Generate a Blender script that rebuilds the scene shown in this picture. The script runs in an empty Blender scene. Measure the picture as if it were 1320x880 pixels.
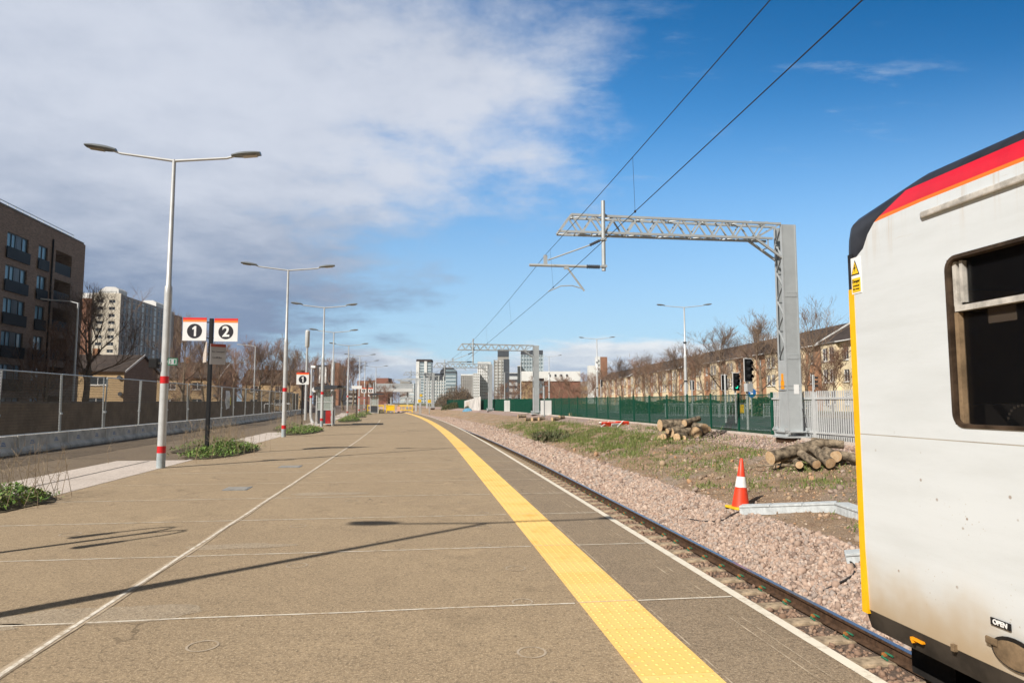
import bpy, bmesh, math, random
import numpy as np
from mathutils import Vector, Matrix, noise
R = math.radians
random.seed(7); rng = np.random.default_rng(7)
scene = bpy.context.scene
COL = scene.collection

# ------------------------------------------------------------------ materials
def new_mat(name):
    m = bpy.data.materials.new(name); m.use_nodes = True
    nt = m.node_tree; b = nt.nodes['Principled BSDF']
    return m, nt, b
def N(nt, t, **kw):
    n = nt.nodes.new(t)
    for k, v in kw.items():
        if k in n.inputs: n.inputs[k].default_value = v
        else: setattr(n, k, v)
    return n
def math_node(nt, op, a, b=None, clamp=False):
    n = nt.nodes.new('ShaderNodeMath'); n.operation = op; n.use_clamp = clamp
    for i, v in enumerate((a, b)):
        if v is None: continue
        if isinstance(v, (int, float)): n.inputs[i].default_value = v
        else: nt.links.new(v, n.inputs[i])
    return n.outputs[0]
def mixc(nt, fac, a, b, mode='MIX'):
    n = nt.nodes.new('ShaderNodeMix'); n.data_type = 'RGBA'; n.blend_type = mode
    for sock, v in ((n.inputs[0], fac), (n.inputs[6], a), (n.inputs[7], b)):
        if isinstance(v, (int, float)): sock.default_value = v
        elif isinstance(v, (tuple, list)): sock.default_value = (*v[:3], 1)
        else: nt.links.new(v, sock)
    return n.outputs[2]
def ramp(nt, fac, lo, hi):
    n = nt.nodes.new('ShaderNodeMapRange'); n.interpolation_type = 'SMOOTHSTEP'
    n.inputs[1].default_value = lo; n.inputs[2].default_value = hi
    nt.links.new(fac, n.inputs[0]); return n.outputs[0]
def noise_fac(nt, vec, scale, detail=4, rough=.6):
    n = nt.nodes.new('ShaderNodeTexNoise'); n.inputs['Scale'].default_value = scale
    n.inputs['Detail'].default_value = detail; n.inputs['Roughness'].default_value = rough
    if vec is not None: nt.links.new(vec, n.inputs['Vector'])
    return n.outputs[0]
def bump(nt, b, h, strength=.3, dist=.01):
    n = nt.nodes.new('ShaderNodeBump'); n.inputs['Strength'].default_value = strength
    n.inputs['Distance'].default_value = dist
    nt.links.new(h, n.inputs['Height']); nt.links.new(n.outputs[0], b.inputs['Normal'])
def coord(nt, kind='Object'):
    return nt.nodes.new('ShaderNodeTexCoord').outputs[kind]
def plain(name, col, rough=.6, metal=0., var=.12, scale=3., bmp=0., bscale=40.):
    m, nt, b = new_mat(name)
    v = coord(nt)
    b.inputs['Specular IOR Level'].default_value = .5 if rough < .5 else .25
    f = noise_fac(nt, v, scale, 5, .65)
    lo = tuple(c*(1-var*1.6) for c in col); hi = tuple(min(1, c*(1+var)) for c in col)
    nt.links.new(mixc(nt, ramp(nt, f, .3, .7), lo, hi), b.inputs['Base Color'])
    b.inputs['Roughness'].default_value = rough; b.inputs['Metallic'].default_value = metal
    if bmp: bump(nt, b, noise_fac(nt, v, bscale, 4), bmp, .01)
    return m
def random_tint(name, cols, rough=.9, bmp=0, bscale=60):
    """colour chosen per mesh island (stones, leaves, twigs)"""
    m, nt, b = new_mat(name)
    g = nt.nodes.new('ShaderNodeNewGeometry')
    cr = nt.nodes.new('ShaderNodeValToRGB'); cr.color_ramp.interpolation = 'LINEAR'
    el = cr.color_ramp.elements
    while len(el) < len(cols): el.new(.5)
    for i, c in enumerate(cols):
        el[i].position = i/(len(cols)-1); el[i].color = (*c, 1)
    nt.links.new(g.outputs['Random Per Island'], cr.inputs[0])
    nt.links.new(cr.outputs[0], b.inputs['Base Color']); b.inputs['Roughness'].default_value = rough
    if bmp: bump(nt, b, noise_fac(nt, coord(nt), bscale, 4), bmp, .01)
    return m

M = {}
def asphalt(name, c1, c2, speck, wear=1.):
    m, nt, b = new_mat(name); v = coord(nt)
    mul = lambda f, k: math_node(nt, 'MULTIPLY', f, k)
    big = ramp(nt, noise_fac(nt, v, .45, 5, .7), .35, .68)
    mid = noise_fac(nt, v, 4., 6, .75)
    fine = noise_fac(nt, v, 60., 4, .9); fine2 = noise_fac(nt, v, 27., 5, .9); f3 = noise_fac(nt, v, 11., 6, .85)
    c = mixc(nt, big, c1, c2)
    c = mixc(nt, mul(ramp(nt, mid, .40, .72), .6), c, tuple(x*.66 for x in c1))
    c = mixc(nt, mul(ramp(nt, f3, .46, .62), .5), c, tuple(x*.62 for x in c1))
    c = mixc(nt, mul(ramp(nt, fine, .50, .62), .95), c, speck)
    c = mixc(nt, mul(ramp(nt, fine2, .50, .62), .85), c, tuple(x*.42 for x in c1))
    c = mixc(nt, mul(ramp(nt, noise_fac(nt, v, 1.3, 6, .65), .58, .70), .42*wear), c, tuple(x*.52 for x in c1))
    c = mixc(nt, mul(ramp(nt, noise_fac(nt, v, .9, 6, .7), .58, .68), .38*wear), c, tuple(min(1, x*1.4) for x in c1))
    # small round stains and hairline cracks
    vo = N(nt, 'ShaderNodeTexVoronoi', Scale=2.3); nt.links.new(v, vo.inputs['Vector'])
    spot = math_node(nt, 'MULTIPLY', ramp(nt, vo.outputs['Distance'], .085, .05), ramp(nt, noise_fac(nt, v, .8, 3, .6), .48, .56))
    c = mixc(nt, mul(spot, .55*wear), c, tuple(x*.38 for x in c1))
    ds = nt.nodes.new('ShaderNodeVectorMath'); ds.operation = 'ADD'
    nz = N(nt, 'ShaderNodeTexNoise', Scale=1.4, Detail=5.); nt.links.new(v, nz.inputs['Vector']); nt.links.new(v, ds.inputs[0]); nt.links.new(nz.outputs['Color'], ds.inputs[1])
    vc = N(nt, 'ShaderNodeTexVoronoi', Scale=.42); vc.feature = 'DISTANCE_TO_EDGE'; nt.links.new(ds.outputs[0], vc.inputs['Vector'])
    crack = math_node(nt, 'MULTIPLY', ramp(nt, vc.outputs['Distance'], .006, .0025), ramp(nt, noise_fac(nt, v, .5, 3, .6), .5, .6))
    c = mixc(nt, mul(crack, .6*wear), c, tuple(x*.35 for x in c1))
    nt.links.new(c, b.inputs['Base Color']); b.inputs['Roughness'].default_value = .88; b.inputs['Specular IOR Level'].default_value = .3
    bump(nt, b, math_node(nt, 'ADD', fine, fine2), .7, .008)
    return m
M['asphalt'] = asphalt('asphalt', (.385, .283, .175), (.32, .234, .145), (.62, .48, .32))
M['asphalt_edge'] = asphalt('asphalt_edge', (.30, .225, .147), (.235, .175, .118), (.50, .39, .27))
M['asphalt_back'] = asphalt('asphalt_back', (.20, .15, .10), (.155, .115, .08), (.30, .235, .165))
M['patch'] = asphalt('asphalt_patch', (.42, .33, .23), (.36, .275, .185), (.58, .48, .35))
M['road'] = asphalt('road', (.10, .10, .10), (.08, .08, .08), (.2, .2, .2))
M['paving'] = asphalt('paving', (.64, .55, .48), (.58, .495, .43), (.74, .65, .57), .4)
def worn_paint(name, col, under, amt=.5, scale=8.):
    m, nt, b = new_mat(name); v = coord(nt)
    f = ramp(nt, noise_fac(nt, v, scale, 6, .8), amt-.12, amt+.12)
    nt.links.new(mixc(nt, f, col, under), b.inputs['Base Color']); b.inputs['Roughness'].default_value = .95; b.inputs['Specular IOR Level'].default_value = .15
    return m
M['joint'] = worn_paint('joint_filler', (.72, .66, .56), (.46, .36, .25), .54, 5.)
M['joint_faint'] = worn_paint('joint_faint', (.68, .58, .46), (.44, .345, .24), .58, 3.)
M['joint_rough'] = worn_paint('joint_rough', (.74, .68, .58), (.42, .33, .23), .53, 11.)
M['joint_halo'] = worn_paint('joint_halo', (.50, .40, .29), (.35, .27, .185), .5, 6.)
M['groove'] = worn_paint('edge_groove', (.56, .46, .34), (.26, .20, .14), .47, 2.)
M['ring'] = worn_paint('ring_mark', (.46, .38, .29), (.36, .28, .195), .50, 7.)
M['coping'] = worn_paint('coping_paint', (.72, .66, .55), (.48, .41, .32), .6, 6.)
def tactile_mat():
    m, nt, b = new_mat('tactile_yellow'); v = coord(nt)
    g = nt.nodes.new('ShaderNodeNewGeometry')
    c = mixc(nt, math_node(nt, 'MULTIPLY', g.outputs['Random Per Island'], .5), (.86, .57, .20), (.80, .48, .115))
    c = mixc(nt, math_node(nt, 'MULTIPLY', ramp(nt, noise_fac(nt, v, 1.6, 6, .7), .52, .70), .6), c, (.70, .36, .06))
    c = mixc(nt, math_node(nt, 'MULTIPLY', ramp(nt, noise_fac(nt, v, 14., 5, .8), .50, .68), .35), c, (.62, .43, .20))
    c = mixc(nt, math_node(nt, 'MULTIPLY', ramp(nt, noise_fac(nt, v, 3.3, 4, .7), .60, .70), .35), c, (.50, .36, .20))
    nt.links.new(c, b.inputs['Base Color']); b.inputs['Roughness'].default_value = .9; b.inputs['Specular IOR Level'].default_value = .15
    bump(nt, b, noise_fac(nt, v, 120., 3, .8), .25, .003)
    return m
M['tactile'] = tactile_mat()
M['concrete'] = plain('concrete', (.42, .39, .35), .85, 0, .18, 6., .3, 60)
M['cover'] = plain('cover_plate', (.30, .28, .25), .8, 0, .15, 9.)
M['dark_concrete'] = plain('dark_concrete', (.13, .115, .1), .9, 0, .25, 2., .3, 40)
M['boundary'] = plain('boundary_wall', (.17, .125, .085), .9, 0, .25, 1.2, .2, 20)
M['barrier'] = plain('barrier_white', (.58, .54, .47), .7, 0, .22, 1.6, .1, 20)
M['barrier_mark'] = plain('barrier_mark', (.10, .2, .42), .6)
M['galv'] = plain('galvanised_steel', (.50, .53, .54), .48, .35, .05, 2.5, .03, 50)
M['galv_dark'] = plain('galvanised_dark', (.30, .32, .33), .5, .4, .15, 9.)
M['wire'] = plain('fence_wire', (.07, .058, .045), .7, .2)
M['lamp_grey'] = plain('lamp_paint', (.56, .57, .57), .42, .2, .06, 4.)
M['lamp_head'] = plain('lamp_head_grey', (.22, .24, .25), .4, .3, .06, 4.)
M['lens'] = plain('lamp_lens', (.5, .45, .36), .15, 0, .1, 12.)
M['lamp_base'] = plain('lamp_base_grey', (.36, .41, .43), .6)
M['red_band'] = plain('red_band', (.62, .015, .02), .45, 0, .05)
M['black'] = plain('black_paint', (.011, .011, .012), .6, 0, .1)
M['white'] = plain('white_paint', (.78, .78, .77), .5, 0, .04)
M['disc'] = plain('sign_disc', (.028, .026, .032), .5, 0, .02)
M['sign_red'] = plain('sign_red', (.72, .03, .02), .45, 0, .02)
M['sign_orange'] = plain('sign_orange', (.9, .24, .05), .45, 0, .02)
M['sign_grey'] = plain('sign_grey', (.45, .45, .47), .5, 0, .04)
M['sign_text'] = plain('sign_text', (.12, .12, .14), .6)
M['green'] = plain('fence_green', (.006, .075, .045), .5, 0, .1)
M['exit_green'] = plain('exit_green', (.02, .18, .10), .5)
M['rail_side'] = plain('rail_rust', (.085, .048, .028), .8, .1, .3, 12., .2, 60)
M['rail_top'] = plain('rail_head', (.36, .37, .40), .26, 1., .05, 30.)
M['sleeper'] = plain('sleeper', (.38, .29, .195), .9, 0, .35, 7., .35, 45)
M['clip_green'] = plain('clip_green', (.03, .16, .09), .6)
M['clip_orange'] = plain('clip_orange', (.42, .17, .05), .7)
M['stone'] = random_tint('ballast_stone', [(.28, .18, .135), (.47, .345, .27), (.34, .235, .18), (.55, .43, .35), (.20, .14, .11), (.42, .30, .23), (.36, .30, .26), (.30, .235, .2)], .9, .3, 80)
M['stone_brown'] = random_tint('ballast_stone_rusty', [(.17, .10, .065), (.29, .19, .13), (.21, .13, .09), (.34, .24, .17)], .9)
M['pebble'] = random_tint('pebbles', [(.30, .22, .15), (.44, .24, .12), (.46, .37, .28), (.17, .12, .085), (.34, .26, .19), (.38, .27, .17), (.22, .16, .115), (.40, .31, .26)], .9)
M['grass'] = random_tint('grass_blades', [(.07, .125, .018), (.12, .18, .028), (.16, .19, .045), (.09, .155, .022), (.27, .23, .10), (.13, .17, .04)], .8)
M['leaf'] = random_tint('weed_leaf', [(.09, .18, .025), (.15, .25, .04), (.06, .13, .02), (.22, .28, .07), (.20, .20, .07)], .75)
M['dry'] = random_tint('dry_stalk', [(.26, .19, .12), (.34, .26, .17), (.2, .14, .09)], .9)
M['scrub'] = random_tint('scrub_leaf', [(.045, .07, .025), (.09, .10, .035), (.12, .10, .05), (.06, .085, .03)], .8)
M['hedge'] = random_tint('hedge_leaf', [(.03, .06, .015), (.05, .09, .02), (.04, .07, .02)], .7)
M['bark'] = plain('bark', (.24, .185, .125), .95, 0, .3, 3., .4, 30)
M['twig'] = random_tint('twigs', [(.17, .115, .08), (.24, .165, .11), (.14, .095, .07), (.29, .20, .13)], .95)
M['twig_red'] = random_tint('reddish_twigs', [(.18, .10, .068), (.24, .14, .09), (.28, .17, .11)], .95)
M['log_bark'] = plain('log_bark', (.21, .165, .115), .95, 0, .5, 7., .8, 25)
def log_end():
    m, nt, b = new_mat('log_cut_end'); v = coord(nt)
    f = noise_fac(nt, v, 14., 5, .7)
    nt.links.new(mixc(nt, ramp(nt, f, .3, .7), (.46, .28, .14), (.60, .45, .28)), b.inputs['Base Color']); b.inputs['Roughness'].default_value = .85
    return m
M['log_end'] = log_end()
M['cone'] = plain('cone_orange', (.78, .055, .018), .45, 0, .08, 6.)
M['cone_white'] = plain('cone_sleeve', (.8, .79, .77), .4, 0, .06, 8.)
M['yellow'] = plain('yellow_plastic', (.78, .50, .02), .5, 0, .1)
M['trough'] = plain('trough_concrete', (.50, .53, .54), .8, 0, .12, 10., .15, 60)
M['cable'] = plain('cable_black', (.03, .028, .03), .6)
M['tarp'] = plain('blue_tarp', (.11, .27, .40), .6)
M['glass'] = plain('window_glass', (.035, .045, .055), .08, 0, .3, .4)
M['glass_sky'] = plain('sky_reflect_glass', (.16, .33, .48), .06, 0, .3, .05)  # reflected sky painted into the panes as a blue base colour
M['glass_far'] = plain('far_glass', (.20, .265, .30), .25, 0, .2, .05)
M['frame_white'] = plain('window_frame_white', (.75, .74, .72), .5, 0, .04)
def brick(name, c1, c2, mortar, scale=1., var=.15):
    m, nt, b = new_mat(name); v = coord(nt)
    sx = nt.nodes.new('ShaderNodeSeparateXYZ'); nt.links.new(v, sx.inputs[0])
    cx = nt.nodes.new('ShaderNodeCombineXYZ')
    nt.links.new(math_node(nt, 'ADD', sx.outputs[0], sx.outputs[1]), cx.inputs[0]); nt.links.new(sx.outputs[2], cx.inputs[1])
    br = nt.nodes.new('ShaderNodeTexBrick'); nt.links.new(cx.outputs[0], br.inputs['Vector'])
    br.inputs['Color1'].default_value = (*c1, 1); br.inputs['Color2'].default_value = (*c2, 1); br.inputs['Mortar'].default_value = (*mortar, 1)
    br.inputs['Scale'].default_value = scale; br.inputs['Brick Width'].default_value = .225; br.inputs['Row Height'].default_value = .075; br.inputs['Mortar Size'].default_value = .008
    f = noise_fac(nt, v, .6, 5, .7)
    nt.links.new(mixc(nt, math_node(nt, 'MULTIPLY', ramp(nt, f, .35, .75), .5), br.outputs[0], tuple(x*.62 for x in c1)), b.inputs['Base Color'])
    b.inputs['Roughness'].default_value = .9
    return m
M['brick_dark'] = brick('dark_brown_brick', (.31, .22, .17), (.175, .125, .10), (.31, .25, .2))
M['brick_orange'] = brick('orange_brick', (.47, .215, .10), (.39, .165, .075), (.44, .30, .2))
M['brick_yellow'] = brick('yellow_brick', (.80, .67, .45), (.74, .61, .39), (.75, .65, .48))
M['brick_buff'] = brick('buff_brick', (.48, .33, .17), (.42, .28, .14), (.45, .35, .22))
M['brick_red'] = brick('red_brick', (.27, .10, .065), (.22, .08, .052), (.3, .16, .11))
M['roof'] = plain('roof_tile', (.055, .041, .034), .9, 0, .25, 1.2, .4, 12)
M['roof_grey'] = plain('roof_grey', (.2, .19, .18), .8)
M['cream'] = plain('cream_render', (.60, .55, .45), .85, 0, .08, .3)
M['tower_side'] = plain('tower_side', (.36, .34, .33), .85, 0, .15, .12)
M['tower_brick'] = plain('tower_brick', (.30, .15, .09), .9, 0, .15, .2)
M['pale_panel'] = plain('pale_panel', (.62, .63, .62), .6, 0, .08, .1)
M['white_panel'] = plain('white_panel', (.74, .74, .72), .6, 0, .06, .1)
M['stone_panel'] = plain('stone_panel', (.36, .34, .31), .7, 0, .12, .1)
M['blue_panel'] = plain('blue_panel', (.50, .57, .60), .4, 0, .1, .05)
M['dark_panel'] = plain('dark_panel', (.06, .065, .075), .4, 0, .15, .1)
M['hoard'] = plain('hoarding', (.62, .6, .57), .7, 0, .18, .8)
M['shelter_red'] = plain('shelter_red', (.40, .02, .02), .45)
M['shelter_glass'] = None
def glassy(name, col, alpha):
    m, nt, b = new_mat(name); b.inputs['Base Color'].default_value = (*col, 1); b.inputs['Roughness'].default_value = .08
    b.inputs['Alpha'].default_value = alpha
    return m
M['shelter_glass'] = glassy('shelter_glass', (.5, .56, .52), .35)
def emis(name, col, s):
    m, nt, b = new_mat(name); b.inputs['Base Color'].default_value = (*col, 1)
    b.inputs['Emission Color'].default_value = (*col, 1); b.inputs['Emission Strength'].default_value = s
    return m
M['green_light'] = emis('green_signal', (.02, .8, .45), 1.6)
M['sign_blue'] = plain('sign_blue', (.01, .14, .42), .45)
M['orange_plate'] = plain('warning_orange', (.85, .33, .01), .5, 0, .03)

# ground materials driven by the track coordinates stored in UV (u = distance from platform edge, v = distance along)
def ground_mat():
    m, nt, b = new_mat('lineside_ground'); v = coord(nt)
    uv = nt.nodes.new('ShaderNodeUVMap'); s = nt.nodes.new('ShaderNodeSeparateXYZ'); nt.links.new(uv.outputs[0], s.inputs[0])
    d = s.outputs[0]; t = s.outputs[1]
    n1 = noise_fac(nt, v, .55, 5, .65); n2 = noise_fac(nt, v, 2.6, 6, .7); n3 = noise_fac(nt, v, 45., 4, .75)
    vor = N(nt, 'ShaderNodeTexVoronoi', Scale=22.); nt.links.new(v, vor.inputs['Vector'])
    soil = mixc(nt, ramp(nt, n2, .3, .7), (.36, .225, .13), (.54, .37, .235))
    orange = ramp(nt, noise_fac(nt, v, .9, 4, .6), .56, .68)
    soil = mixc(nt, math_node(nt, 'MULTIPLY', orange, .6), soil, (.37, .20, .105))
    grav = mixc(nt, ramp(nt, n3, .35, .65), (.35, .26, .195), (.57, .445, .345))
    c = mixc(nt, ramp(nt, n1, .48, .66), soil, grav)
    c = mixc(nt, math_node(nt, 'MULTIPLY', ramp(nt, n3, .52, .66), .5), c, (.46, .38, .30))
    c = mixc(nt, math_node(nt, 'MULTIPLY', ramp(nt, n3, .48, .36), .55), c, (.14, .10, .07))
    moss = math_node(nt, 'MULTIPLY', ramp(nt, noise_fac(nt, v, .8, 6, .75), .50, .60), math_node(nt, 'MULTIPLY', ramp(nt, d, 3.9, 5.2), ramp(nt, d, 9.0, 7.8)))
    c = mixc(nt, math_node(nt, 'MULTIPLY', moss, .45), c, (.16, .165, .06))
    dj = math_node(nt, 'ADD', d, math_node(nt, 'MULTIPLY', math_node(nt, 'SUBTRACT', n2, .5), .9))
    pink = mixc(nt, vor.outputs['Distance'], (.30, .2, .17), (.50, .375, .32))
    pink = mixc(nt, ramp(nt, n3, .5, .7), pink, (.56, .44, .38))
    c = mixc(nt, ramp(nt, dj, 3.75, 3.45), c, pink)
    c = mixc(nt, math_node(nt, 'MULTIPLY', ramp(nt, dj, 7.7, 8.0), ramp(nt, d, 9.5, 9.4)), c, pink)
    bed = mixc(nt, n3, (.13, .085, .06), (.30, .21, .155))
    c = mixc(nt, ramp(nt, d, 2.5, 2.4), c, bed)
    c = mixc(nt, ramp(nt, d, 9.55, 9.7), c, mixc(nt, n2, (.11, .115, .05), (.17, .155, .08)))
    nt.links.new(c, b.inputs['Base Color']); b.inputs['Roughness'].default_value = .95
    h = math_node(nt, 'ADD', math_node(nt, 'ADD', n3, math_node(nt, 'MULTIPLY', vor.outputs['Distance'], .8)), math_node(nt, 'MULTIPLY', noise_fac(nt, v, 9., 6, .8), 2.2))
    bump(nt, b, h, 1., .05)
    return m
M['ground'] = ground_mat()
M['soil'] = plain('soil', (.10, .08, .05), .95, 0, .35, 6., .5, 40)
M['field'] = plain('field', (.13, .125, .07), .95, 0, .3, .05)

def train_white():
    m, nt, b = new_mat('train_white'); v = coord(nt)
    s = nt.nodes.new('ShaderNodeSeparateXYZ'); nt.links.new(v, s.inputs[0])
    z = s.outputs[2]
    mp = N(nt, 'ShaderNodeMapping'); mp.inputs['Scale'].default_value = (1, .35, 2.2); nt.links.new(v, mp.inputs[0])
    n1 = noise_fac(nt, mp.outputs[0], 2.2, 6, .7)
    c = mixc(nt, ramp(nt, n1, .35, .75), (.625, .66, .685), (.56, .59, .605))
    # brown brake dust low on the side, dense near the sole bar
    zz = math_node(nt, 'ADD', z, math_node(nt, 'MULTIPLY', math_node(nt, 'SUBTRACT', noise_fac(nt, v, 1.3, 4, .6), .5), .9))
    dust = ramp(nt, zz, 1.75, 1.2)
    c = mixc(nt, math_node(nt, 'MULTIPLY', dust, .55), c, (.52, .40, .24))
    c = mixc(nt, math_node(nt, 'MULTIPLY', ramp(nt, zz, 1.58, 1.12), .75), c, (.40, .28, .15))
    # streaks below the cantrail
    mp2 = N(nt, 'ShaderNodeMapping'); mp2.inputs['Scale'].default_value = (1, 9., .35); nt.links.new(v, mp2.inputs[0])
    st = math_node(nt, 'MULTIPLY', ramp(nt, noise_fac(nt, mp2.outputs[0], 1.6, 4, .7), .5, .75), ramp(nt, z, 3.3, 3.66))
    c = mixc(nt, math_node(nt, 'MULTIPLY', st, .55), c, (.45, .33, .2))
    mp3 = N(nt, 'ShaderNodeMapping'); mp3.inputs['Scale'].default_value = (1, 1.2, 14.); nt.links.new(v, mp3.inputs[0])
    st2 = math_node(nt, 'MULTIPLY', ramp(nt, noise_fac(nt, mp3.outputs[0], 1.6, 5, .8), .6, .75), ramp(nt, z, 3.3, 3.62))
    c = mixc(nt, math_node(nt, 'MULTIPLY', st2, .5), c, (.4, .29, .18))
    mp4 = N(nt, 'ShaderNodeMapping'); mp4.inputs['Scale'].default_value = (1, .8, 16.); mp4.inputs['Rotation'].default_value = (R(-9), 0, 0); nt.links.new(v, mp4.inputs[0])
    rub = math_node(nt, 'MULTIPLY', ramp(nt, noise_fac(nt, mp4.outputs[0], 1.5, 5, .75), .62, .74), ramp(nt, noise_fac(nt, v, 1.9, 4, .6), .46, .60))
    c = mixc(nt, math_node(nt, 'MULTIPLY', rub, .30), c, (.42, .33, .22))
    vs = N(nt, 'ShaderNodeTexVoronoi', Scale=34.); nt.links.new(v, vs.inputs['Vector'])
    sp = math_node(nt, 'MULTIPLY', ramp(nt, vs.outputs['Distance'], .16, .09), math_node(nt, 'MULTIPLY', ramp(nt, noise_fac(nt, v, 2.7, 4, .7), .52, .62), ramp(nt, z, 2.4, 1.7)))
    c = mixc(nt, math_node(nt, 'MULTIPLY', sp, .6), c, (.34, .25, .15))
    # chips and splashes
    vo = N(nt, 'ShaderNodeTexVoronoi', Scale=9.); vo.feature = 'F1'; nt.links.new(v, vo.inputs['Vector'])
    chip = math_node(nt, 'MULTIPLY', ramp(nt, vo.outputs['Distance'], .10, .06), ramp(nt, noise_fac(nt, v, 3.1, 3, .6), .48, .56))
    chip = math_node(nt, 'MULTIPLY', chip, ramp(nt, z, 2.5, 1.9))
    c = mixc(nt, math_node(nt, 'MULTIPLY', chip, .8), c, (.22, .13, .07))
    nt.links.new(c, b.inputs['Base Color']); b.inputs['Roughness'].default_value = .42
    bump(nt, b, noise_fac(nt, v, 1.1, 2, .5), .12, .03)
    return m
M['train_white'] = train_white()
M['seam'] = plain('seam_grey', (.36, .33, .28), .6)
M['train_black'] = plain('train_black', (.022, .023, .028), .45, 0, .35, 4., .05, 20)
M['train_skirt'] = plain('train_skirt', (.045, .036, .028), .7, 0, .3, 3.)
M['train_red'] = plain('train_red', (.62, .008, .025), .35, 0, .07, 3.)
M['train_orange'] = plain('train_orange', (.85, .17, .015), .4, 0, .05, 3.)
M['train_yellow'] = plain('train_yellow', (.88, .46, .005), .45, 0, .06, 4.)
M['train_frame'] = plain('window_surround', (.085, .058, .04), .5, .4, .35, 8.)
M['train_alu'] = plain('window_aluminium', (.58, .55, .50), .5, .25, .2, 14.)
M['dusty'] = plain('dusty_steel', (.21, .145, .085), .9, 0, .25, 9., .3, 40)
M['under'] = plain('underframe', (.02, .017, .015), .85, 0, .3, 6.)
M['interior'] = plain('cab_interior', (.075, .062, .052), .7, 0, .2, 4.)
M['interior_pale'] = plain('cab_pale', (.30, .25, .2), .6, 0, .15, 5.)
M['paper'] = plain('paper', (.55, .42, .31), .8, 0, .05)
M['train_glass'] = glassy('train_glass', (.008, .008, .009), .45)

# ------------------------------------------------------------------ mesh helpers
class MB:
    def __init__(s): s.v = []; s.f = []; s.mi = []; s.m = 0
    def add(s, vs, fs):
        o = len(s.v); s.v.extend([tuple(p) for p in vs]); s.f.extend([[i+o for i in f] for f in fs]); s.mi.extend([s.m]*len(fs)); return s
    def box(s, c, size, rz=0., mat=None):
        hx, hy, hz = size[0]/2, size[1]/2, size[2]/2
        vs = [Vector((x, y, z)) for x in (-hx, hx) for y in (-hy, hy) for z in (-hz, hz)]
        if mat is not None: vs = [mat @ p for p in vs]
        elif rz: m = Matrix.Rotation(rz, 3, 'Z'); vs = [m @ p for p in vs]
        c = Vector(c)
        return s.add([p+c for p in vs], [(0,1,3,2),(4,6,7,5),(0,4,5,1),(2,3,7,6),(0,2,6,4),(1,5,7,3)])
    def box2(s, a, b):
        return s.box([(a[i]+b[i])/2 for i in range(3)], [abs(b[i]-a[i]) for i in range(3)])
    def bar(s, a, b, w, h=None, up=(0,0,1)):
        a, b = Vector(a), Vector(b); h = h or w
        z = (b-a); L = z.length; z.normalize(); u = Vector(up)
        x = z.cross(u)
        if x.length < 1e-4: x = z.cross(Vector((1,0,0)))
        x.normalize(); y = x.cross(z)
        vs = []
        for p in (a, b):
            for i, j in ((-1,-1),(1,-1),(1,1),(-1,1)): vs.append(p+x*i*w/2+y*j*h/2)
        return s.add(vs, [(3,2,1,0),(4,5,6,7),(0,1,5,4),(1,2,6,5),(2,3,7,6),(3,0,4,7)])
    def tube(s, pts, r, n=8, caps=True):
        pts = [Vector(p) for p in pts]; rs = r if isinstance(r, (list, tuple)) else [r]*len(pts)
        vs, fs = [], []; prev = None
        for i, p in enumerate(pts):
            t = (pts[min(i+1, len(pts)-1)]-pts[max(i-1, 0)])
            if t.length < 1e-9: t = Vector((0,0,1))
            t.normalize()
            if prev is None:
                x = t.orthogonal().normalized()
            else:
                x = prev - t*prev.dot(t)
                x = x.normalized() if x.length > 1e-6 else t.orthogonal().normalized()
            prev = x; y = t.cross(x)
            for k in range(n):
                a = 2*math.pi*k/n; vs.append(p+(x*math.cos(a)+y*math.sin(a))*rs[i])
        for i in range(len(pts)-1):
            for k in range(n):
                a, b = i*n+k, i*n+(k+1)%n; fs.append((a, b, b+n, a+n))
        if caps: fs.append(list(range(n))[::-1]); fs.append([len(vs)-n+k for k in range(n)])
        return s.add(vs, fs)
    def cyl(s, c, r, h, n=16, r2=None):
        c = Vector(c); return s.tube([c, c+Vector((0,0,h))], [r, r if r2 is None else r2], n)
    def prism(s, prof, y0, y1):
        """profile in (x,z) extruded along y"""
        n = len(prof); vs = [(p[0], y0, p[1]) for p in prof]+[(p[0], y1, p[1]) for p in prof]
        fs = [(i, (i+1)%n, n+(i+1)%n, n+i) for i in range(n)]
        return s.add(vs, fs+[list(range(n))[::-1], [n+i for i in range(n)]])
    def prism_xy(s, prof, z0, z1):
        n = len(prof); vs = [(p[0], p[1], z0) for p in prof]+[(p[0], p[1], z1) for p in prof]
        fs = [(i, (i+1)%n, n+(i+1)%n, n+i) for i in range(n)]
        return s.add(vs, fs+[list(range(n))[::-1], [n+i for i in range(n)]])
    def quad(s, a, b, c, d): return s.add([a, b, c, d], [(0,1,2,3)])
    def mesh(s, name, mats, smooth=False):
        me = bpy.data.meshes.new(name); me.from_pydata(s.v, [], s.f); me.update()
        mats = mats if isinstance(mats, (list, tuple)) else [mats]
        for m in mats: me.materials.append(m)
        if len(mats) > 1: me.polygons.foreach_set('material_index', s.mi)
        bm = bmesh.new(); bm.from_mesh(me); bmesh.ops.recalc_face_normals(bm, faces=bm.faces); bm.to_mesh(me); bm.free()
        if smooth:
            me.polygons.foreach_set('use_smooth', [True]*len(me.polygons))
            if smooth == 'auto':
                try: me.set_sharp_from_angle(angle=R(38))
                except Exception: pass
        return me
    def build(s, name, mats, parent=None, smooth=False, loc=None, rz=0, bevel=0):
        return obj(name, s.mesh(name, mats, smooth), parent, loc, rz, bevel)
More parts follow.
